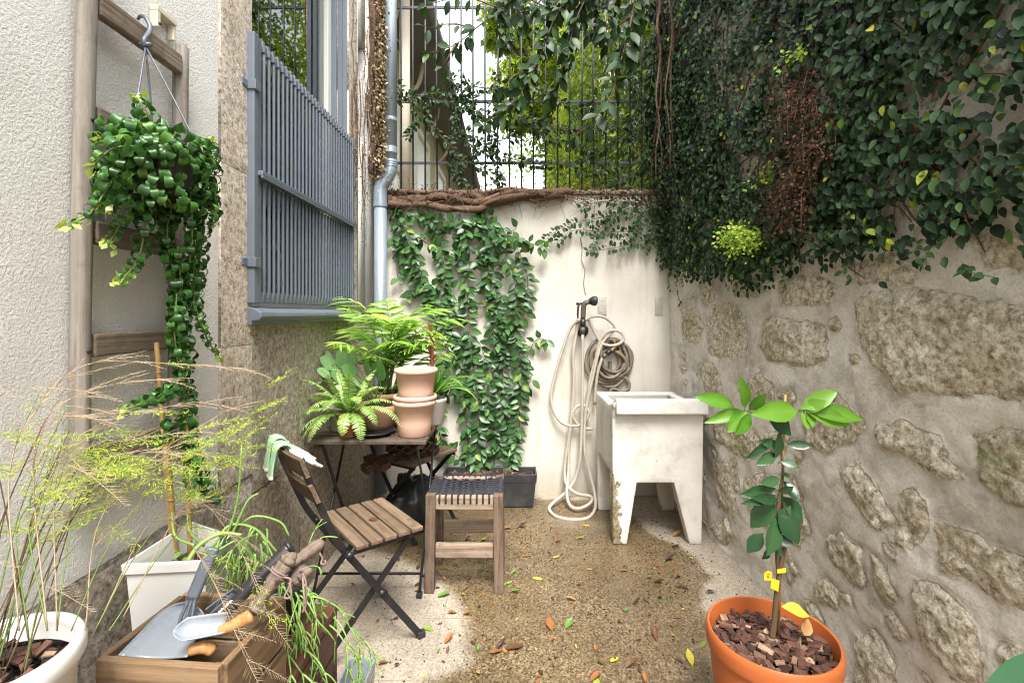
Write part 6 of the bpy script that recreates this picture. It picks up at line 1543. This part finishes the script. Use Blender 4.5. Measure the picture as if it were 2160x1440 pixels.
strs = [[(300,290),(270,330),(225,400),(190,450),(150,472)],[(300,300),(275,350),(265,430),(250,480),(232,510)],[(310,310),(300,400),(305,480),(290,550),(255,592)],[(340,300),(350,360),(352,420)],
        [(360,310),(368,400),(352,500),(372,600),(368,700),(380,790),(395,880)],[(350,320),(345,420),(350,500),(362,560),(368,640)],[(380,310),(400,400),(405,500),(395,600),(400,640)],[(390,310),(425,380),(430,470),(420,560),(415,650),(440,720),(462,750)],
        [(395,320),(440,370),(448,440),(455,470)],[(370,650),(395,740),(385,800),(345,830),(300,850),(262,866)],[(385,780),(400,850),(410,900)],[(395,880),(405,960),(400,1010),(410,1040)],[(400,930),(420,990),(440,1040),(464,1056)],[(330,300),(320,260),(305,230),(290,206)],
        [(320,310),(250,310),(215,330),(200,350)],[(310,320),(230,360),(210,420)],[(330,330),(320,400),(330,450)],[(400,420),(410,520),(408,620),(425,690)],[(300,320),(240,400),(225,440)],[(420,330),(436,330),(445,300)],[(375,520),(385,640),(390,740)],[(290,300),(245,290),(215,290)],[(395,860),(372,880),(340,920),(335,935)]]
for i, s_ in enumerate(strs):
    X0 = R.uniform(-.875, -.80); s2 = [Bx(x, y, X0+.02*math.sin(j+i)) for j, (x, y) in enumerate(s_)]; curly(s2, tipyellow=i not in (4, 5, 17, 20))
for k in range(520):     # crown of leaves over the pot
    a = R.random()*6.3; r = .115*math.sqrt(R.random()) if k < 200 else R.uniform(.085, .125); p = hc+A(max(-.07, r*math.cos(a)*.85), r*math.sin(a)*1.15, (.12-.9*max(0, r-.05)*R.random()*1.6+R.uniform(-.03, .03)) if k < 200 else R.uniform(-.06, .12)); d = A(math.cos(a), math.sin(a), R.uniform(-.6, .7))
    lf.leaves(LF_CURL, [p], [d], [A(0, 0, 1)+rnorm(1, .4)[0]], R.uniform(.032, .050), np.clip(R.gauss(.47, .2), 0, .95), R.uniform(.8, 1.2), -.16)
st.build('stems', M['stalk'], t); lf.build('foliage', M['lf_curl'], t)

# ---- feathery asparagus fern in the white round pot, front left
ac = A(-.808, .745, -.035)
t = thing('asparagus_fern', 'wispy half dry asparagus fern in a tall white round pot', 'potted plant', ac)
mb = MB(); mb.lathe([(0, .036), (.075, .036), (.08, .042), (.098, .45), (.104, .765), (.111, .768), (.116, .778), (.116, .795), (.111, .806), (.104, .806), (.104, .79), (.10, .72), (0, .72)], ac, 56); mb.build('pot', M['whiteplastic'], t)
mb = MB(); soil_disc(mb, ac+A(0, 0, .765), .1, amp=.012); mb.build('soil', M['soil'], t)
mb = MB(); chips(mb, lambda: ac+A(R.uniform(-.07, .07), R.uniform(-.07, .07), .775), 50, .012, .03); mb.build('bark_mulch', M['bark'], t, smooth=False, kind='stuff')
gs_, bs_, ts_, nd_, dn_ = MB(), MB(), MB(), MB(), MB()
def spray(p, d, L, dry, dens=1.0):
    """flat feathery branchlet with needles"""
    d = unit(d); n = 9; P = []; q = p.copy(); dd = d.copy()
    for i in range(n+1): P.append(q.copy()); dd = unit(dd+A(0, 0, -.03)+rnorm(1, .03)[0]); q = q+dd*L/n
    (ts_ if dry else gs_).tube(P, [.0006, .0003], 4)
    Q, T = seg_points(P, .0055); side = unit(np.cross(T, A(0, 0, 1))+1e-4)
    for i in range(1, len(Q)):
        f = i/len(Q); ln = L*.30*(1-f*.8)
        for s in (-1, 1):
            if R.random() > .8*dens: continue
            e = unit(T[i]*.8+side[i]*s*.9+rnorm(1, .12)[0]); k = max(2, int(ln/.0042)); W_ = Q[i]+e*np.linspace(.15, 1, k)[:, None]*ln
            if dry:
                ts_.tube([Q[i], Q[i]+e*ln], .0003, 3)
            else:
                D = e*.9+rng.normal(0, .55, (k, 3)); nd_.leaves(LF_NEED, W_, D, A(0, -.4, 1)+rng.normal(0, .4, (k, 3)), rng.uniform(.005, .009, k), np.clip(rng.normal(.5, .25, k), 0, 1), 1.3)
stems = []
for k in range(20):
    a = R.uniform(0, 6.3); b = ac+A(.06*math.cos(a)*R.random(), .06*math.sin(a)*R.random(), .765); e = b+A(R.uniform(-.10, .16), R.uniform(-.06, .22), R.uniform(.20, .42))
    if e[0] < -.95: e[0] = -.95+R.random()*.05
    P = smooth_path([b, (b+e)/2+A(R.uniform(-.02, .02), 0, .04), e], 6); (bs_ if R.random() < .6 else gs_).tube(P, [.0012, .0007], 6); stems.append(P)
# long arching stems with green sprays (image pixel, depth)
for pp_, dry in (([(230,1330,.80),(330,1180,.9),(440,1040,.98),(520,900,1.02),(560,820,1.03)], 0), ([(200,1330,.78),(280,1180,.85),(370,1060,.92),(470,930,.98)], 0), ([(150,1330,.75),(230,1150,.80),(330,1020,.86),(440,925,.92)], 0),
                 ([(100,1330,.72),(60,1100,.76),(100,1000,.80),(240,945,.86)], 0), ([(60,1340,.72),(40,1100,.76),(160,1020,.80),(330,985,.86)], 0), ([(120,1330,.74),(150,1120,.8),(200,1060,.85),(320,1040,.9)], 0),
                 ([(40,1330,.70),(20,1000,.76),(80,860,.82),(180,770,.86),(330,765,.95),(480,775,1.02)], 1), ([(100,1330,.72),(70,1000,.78),(100,880,.80),(200,820,.85),(330,800,.9)], 1), ([(260,1300,.82),(400,1060,.95),(500,1150,.98),(560,1290,.98)], 1),
                 ([(180,1330,.76),(210,1100,.82),(330,960,.9),(470,870,.98)], 1), ([(120,1330,.74),(120,1000,.8),(200,900,.85),(340,860,.92),(430,850,.98)], 1), ([(200,1330,.8),(330,1090,.92),(430,1190,.94),(520,1390,.9)], 1)):
    P = smooth_path([W(*q) for q in pp_], 8); (ts_ if dry else gs_).tube(P, [.0011, .0005], 6)
    Q, T = seg_points(list(P), .05)
    for i in range(int(len(Q)*(.35 if dry else .5)), len(Q)):
        for s in (-1, 1):
            d = T[i]*.8+A(.55, s*.5, R.uniform(-.15, .35)); spray(Q[i], d, R.uniform(.05, .11), dry and R.random() < .93, .9)
for P in stems:
    for k in range(R.choice((0, 1, 2))):
        q = P[R.randint(5, len(P)-1)]; spray(q, A(R.uniform(-.2, 1), R.uniform(-.5, .8), R.uniform(-.1, .35)), R.uniform(.06, .13), R.random() < .5, .8)
for (x, y, Yd, n_) in ((60,930,.80,12),(130,1000,.82,14),(60,1020,.8,12),(200,960,.85,12),(250,1050,.88,10),(30,1090,.78,8),(300,930,.88,8),(380,960,.92,10),(420,930,.95,10),(340,1000,.9,8),(180,1010,.82,10)):
    for k in range(int(n_*.36)): spray(W(x+R.gauss(0, 45), y+R.gauss(0, 22), Yd+R.gauss(0, .03)), A(1, R.uniform(-.5, .5), R.uniform(-.2, .3)), R.uniform(.06, .12), False, .85)
for (x, y, Yd, n_) in ((80,850,.8,9),(150,900,.82,9),(40,800,.8,6),(220,860,.86,8),(300,980,.88,7),(100,960,.8,8)):
    for k in range(int(n_*.4)): spray(W(x+R.gauss(0, 60), y+R.gauss(0, 35), Yd+R.gauss(0, .03)), A(1, R.uniform(-.4, .4), R.uniform(-.15, .25)), R.uniform(.08, .16), True, .8)
gs_.build('green_stems', M['stalk'], t); bs_.build('woody_stems', M['browntwig'], t); ts_.build('dry_twigs', M['tantwig'], t); nd_.build('foliage', M['lf_asp'], t)

# ---- broad leaf reaching in at the near right corner
bl = A(.93, .52, 0)
t = thing('broad_leaved_plant', 'broad dark green leaf of a plant reaching in at the near right corner', 'plant', bl)
simple_pot(t, bl, .09, .12, .22, M['terra_dark'], .02)
st, lf = MB(), MB()
for (tx, ty, tz, L) in ((1.08, .40, .95, .26), (.98, .30, 1.0, .26), (1.10, .50, .7, .2)):
    e = A(tx, ty, tz); b = bl+A(0, 0, .2); m_ = (b+e)/2+A(0, 0, .12); st.tube([b, m_, e+(m_-e)*.5, e], [.005, .003], 8, smooth=4)
    lf.leaves(LF_CITRUS, [e+(m_-e)*.35], [(e-m_)*A(1, 1, .45)], [A(-.1, -.35, 1)], L, .4, 1.1)
b_, t_ = W(2420, 1490, .56), W(2065, 1515, .56); st.tube([bl+A(0, 0, .2), (bl+b_)/2+A(.05, 0, .12), b_+A(.03, 0, .03), b_], [.005, .003], 8, smooth=4); lf.leaves(LF_BIG, [b_], [t_-b_], [A(0, -.5, 1)], np.linalg.norm(t_-b_), .45, 1.0)
st.build('stems', M['stalk'], t); lf.build('leaves', M['lf_broad'], t)
# =================================================================== FALLEN LEAVES
def leaf_variants():
    out = []
    for i in range(6):
        f, d = ((.3, -.15), (.6, -.35), (.2, .25), (.9, -.5), (.15, -.05), (.45, .35))[i]
        out.append(leaf_tm([(0,.02),(.15,.14),(.4,.24),(.65,.22),(.85,.11),(1,.004)], f, d, .02))
    return out
LV = leaf_variants(); MESHES = {}
def leaf_mesh(v, tint):
    k = (v, round(tint, 2))
    if k not in MESHES:
        V, Fs = LV[v]; V = V.copy(); V[:, 0] -= .5; V[:, 2] -= V[:, 2].min()
        me = bpy.data.meshes.new('fallen_leaf'); me.from_pydata(V.tolist(), [], Fs.tolist()); me.polygons.foreach_set('use_smooth', [True]*len(me.polygons))
        at = me.attributes.new('tint', 'FLOAT', 'POINT'); at.data.foreach_set('value', np.full(len(V), tint, np.float32)); me.materials.append(M['deadleaf']); MESHES[k] = me
    return MESHES[k]
def drop(px, py, L, tint, v, rz, label, z=0.003, group='leaves fallen on the floor'):
    p = WZ(px, py, z); o = bpy.data.objects.new('fallen_leaf', leaf_mesh(v, tint)); COL.objects.link(o)
    o.location = (p[0], p[1], z); o.scale = (L, L*R.uniform(.85, 1.1), L); o.rotation_euler = (R.uniform(-.15, .15), R.uniform(-.12, .12), rz)
    tag(o, label, 'fallen leaf', group)
GRN, YEL, ORG, RST, BRN, DRK = 1.0, .72, .5, .42, .25, .06
BIG = [(903,1325,.055,.9,4,-.5,'pale green leaf on the dry floor just right of the chair foot'),(946,1350,.045,RST,3,.9,'curled rust brown leaf below the pale green one near the chair foot'),(1160,1320,.065,RST,1,1.7,'large rust red leaf standing out in the middle of the wet floor'),
 (1200,1317,.055,GRN,1,.9,'bright green folded leaf just right of the large rust red leaf'),(1085,1366,.075,BRN,0,.1,'large dull brown leaf, biggest of the clump low on the wet floor'),(1046,1377,.05,RST,2,.7,'rusty leaf at the left side of the brown leaf clump'),(1057,1362,.05,DRK,3,.5,'dark curled leaf at the back of the brown leaf clump'),(1064,1372,.03,ORG,0,2.,'small bright orange leaf tucked in the brown leaf clump'),
 (1383,1341,.055,BRN,3,1.4,'upright curled brown leaf left of the orange pot'),(1455,1390,.06,.74,1,1.5,'yellow green leaf curled up near the orange pot'),(1335,1404,.055,BRN,3,.1,'dark brown curled leaf in front of the orange pot'),(1296,1390,.045,.78,4,.6,'flat yellow green leaf low on the wet floor'),
 (1484,1358,.04,.88,4,.8,'small pale green leaf close to the rim of the orange pot'),(1134,1220,.05,.78,4,-.2,'pale yellow green leaf on the wet floor right of the stool'),(1072,1229,.045,.92,4,.5,'round grey green leaf at the right leg of the stool'),(1083,1208,.04,.97,1,.7,'green curled leaf behind the grey green one by the stool leg'),
 (936,1256,.06,GRN,1,.3,'green folded leaf between chair foot and stool'),(1086,1250,.045,.95,3,-.5,'thin green leaf in front of the stool right leg'),(954,1293,.04,RST,2,.2,'pale rust leaf on the edge of the wet patch'),(985,1297,.04,ORG,3,-.4,'orange brown leaf beside the edge of the wet patch'),
 (1205,1265,.05,.58,2,-.2,'tan curled leaf in the centre of the wet floor'),(1014,1255,.03,RST,0,.9,'small rusty leaf in front of the stool'),(1236,1108,.055,.70,4,-.5,'yellow leaf beside the hose loop on the floor'),(1173,1174,.045,.80,4,.5,'pale lime leaf in the middle between stool and sink'),
 (1109,1172,.05,ORG,4,-.1,'orange and yellow leaf to the right of the stool stretcher'),(1178,1144,.05,.55,3,-.6,'tan curled leaf standing near the sink leg'),(1225,1136,.05,.9,1,-.4,'green leaf close to the sink leg'),(1428,1129,.055,ORG,3,.2,'orange folded leaf on dry floor between the sink legs'),
 (1412,1181,.065,DRK,3,.1,'large dark red brown leaf on the right of the wet patch'),(1440,1240,.06,.2,2,-.2,'brown flat leaf near the right edge of the wet patch'),(1425,1152,.05,DRK,0,.1,'dark leaf in front of the right sink leg'),(1390,1228,.05,DRK,1,-.3,'dark brown leaf left of the brown flat one'),
 (1314,1203,.05,RST,0,-.1,'reddish leaf on the paler strip of floor'),(1070,1115,.05,ORG,2,.3,'orange leaf at the right of the stool back leg'),(1100,1112,.06,DRK,3,.2,'dark shrivelled leaf beside the orange one behind the stool'),(1020,1140,.05,.82,1,.2,'yellow green leaf seen under the stool'),
 (986,1138,.04,DRK,3,.7,'small dark leaf seen under the stool'),(1256,1430,.05,RST,1,.6,'reddish brown leaf at the very front of the wet floor'),(1255,1425,.06,BRN,0,.9,'brown leaf lying on the front reddish leaf'),(1258,1437,.045,.85,4,1.4,'light green leaf at the very front of the floor'),
 (808,1400,.04,RST,2,.6,'rusty leaf on dry floor beside the grey trough'),(1500,1250,.05,DRK,2,.4,'dark leaf on dry floor behind the orange pot'),(1343,1272,.045,DRK,3,.2,'blackish curled leaf on the pale strip of floor'),(1320,1285,.03,GRN,0,.6,'tiny green leaf on the pale strip of floor')]
for b in BIG: drop(*b)
words = {DRK: 'small dark shrivelled leaf scrap scattered on the floor', BRN: 'small brown leaf scrap scattered on the floor', RST: 'small rusty leaf scrap scattered on the floor', YEL: 'small yellow leaf scrap scattered on the floor', GRN: 'small green leaf scrap scattered on the floor', .58: 'small tan leaf scrap scattered on the floor'}
polyF = [(700,1160),(900,1110),(1100,1072),(1250,1066),(1490,1160),(1540,1230),(1490,1300),(1490,1438),(830,1438),(780,1300)]
k = 0
while k < 140:
    x, y = R.uniform(700, 1545), R.uniform(1066, 1438)
    y = 1066+(y-1066)*R.random()**.35 if R.random() < .45 else y
    if sdist(np.array([x]), np.array([float(y)]), polyF)[0] > 0: continue
    p = WZ(x, y, 0)
    if abs(p[0]-.82) < .29 and 2.68 < p[1] < 3.25 and R.random() < .8: continue
    c = R.choice((DRK, DRK, DRK, BRN, BRN, BRN, RST, RST, YEL, GRN, .58)); drop(x, y, R.uniform(.012, .034), c, R.randint(0, 5), R.random()*6.3, words[c], group='leaf scraps scattered on the floor'); k += 1
mb = MB()
for k in range(900):
    x, y = R.uniform(-.7, 1.15), R.uniform(1.5, 3.4)
    if x > WA-WB*y-.04: x = WA-WB*y-R.random()*.12
    a = R.random()*6.3; s = R.uniform(.003, .009); d = A(math.cos(a), math.sin(a), 0)
    mb.bar(A(x, y, .003)-d*s/2, A(x, y, .003)+d*s/2, s*.5, .0025, tint=R.random()*.7)
o = mb.build('litter', M['bark'], smooth=False, kind='stuff'); o['label'] = 'crumbs of bark and soil strewn over the yard floor'; o['category'] = 'litter'
o = MB(); o.leaves(LF_IVY, [chair_pt := onchair(.0, -.01, .452)], [A(.8, -.2, .05)], [A(0, 0, 1)], .045, .2, 1.2); o = o.build('fallen_leaf', M['deadleaf'], loc=onchair(0, 0, .45)); tag(o, 'dull brown leaf lying on the seat of the near chair', 'fallen leaf')

# =================================================================== LIGHT AND CAMERA
SUN_EL, SUN_AZ = 59.0, 171.0     # azimuth: compass from +Y clockwise seen from above
w = bpy.data.worlds.new('World'); SC.world = w; w.use_nodes = True; nt = w.node_tree; nt.nodes.clear()
sky = nd(nt, 'ShaderNodeTexSky', sky_type='NISHITA', sun_disc=False, sun_elevation=math.radians(SUN_EL), sun_rotation=math.radians(SUN_AZ), altitude=50, air_density=1.2, dust_density=3.0, ozone_density=.6)
hsv = nd(nt, 'ShaderNodeHueSaturation', {'Saturation': .22, 'Color': sky.outputs[0]})
bg = nd(nt, 'ShaderNodeBackground', {'Color': hsv.outputs[0], 'Strength': .13}); nd(nt, 'ShaderNodeOutputWorld', {'Surface': bg.outputs[0]})
sd = bpy.data.lights.new('sun', 'SUN'); sd.energy = 1.45; sd.angle = math.radians(24); sd.color = (1, .955, .89)
so = bpy.data.objects.new('sun', sd); COL.objects.link(so)
el, az = math.radians(SUN_EL), math.radians(SUN_AZ)
dv = Vector((math.sin(az)*math.cos(el), math.cos(az)*math.cos(el), math.sin(el)))     # towards the sun
so.rotation_euler = dv.to_track_quat('Z', 'Y').to_euler(); so.location = (0, 0, 8)
cd = bpy.data.cameras.new('camera'); cd.sensor_width = 36; cd.lens = 17.0; cd.shift_y = -(720-HY)/2160; cd.clip_start = .02; cd.clip_end = 500
co = bpy.data.objects.new('camera', cd); COL.objects.link(co); co.location = (0, 0, CH); co.rotation_euler = (math.radians(90), 0, 0); SC.camera = co
SC.view_settings.view_transform = 'Standard'; SC.view_settings.look = 'None'; SC.view_settings.exposure = 2.25; SC.view_settings.gamma = 1; SC.view_settings.use_curve_mapping = False
SC.render.engine = 'CYCLES'; cy = SC.cycles; cy.use_denoising = True; cy.denoising_prefilter = 'NONE'; cy.filter_width = 1.1; cy.pixel_filter_type = 'BLACKMAN_HARRIS'
try: cy.denoiser = 'OPENIMAGEDENOISE'
except Exception: pass
cy.max_bounces = 8; cy.diffuse_bounces = 4; cy.glossy_bounces = 3; cy.transmission_bounces = 4; cy.transparent_max_bounces = 8; cy.sample_clamp_indirect = 6; cy.caustics_reflective = False; cy.caustics_refractive = False
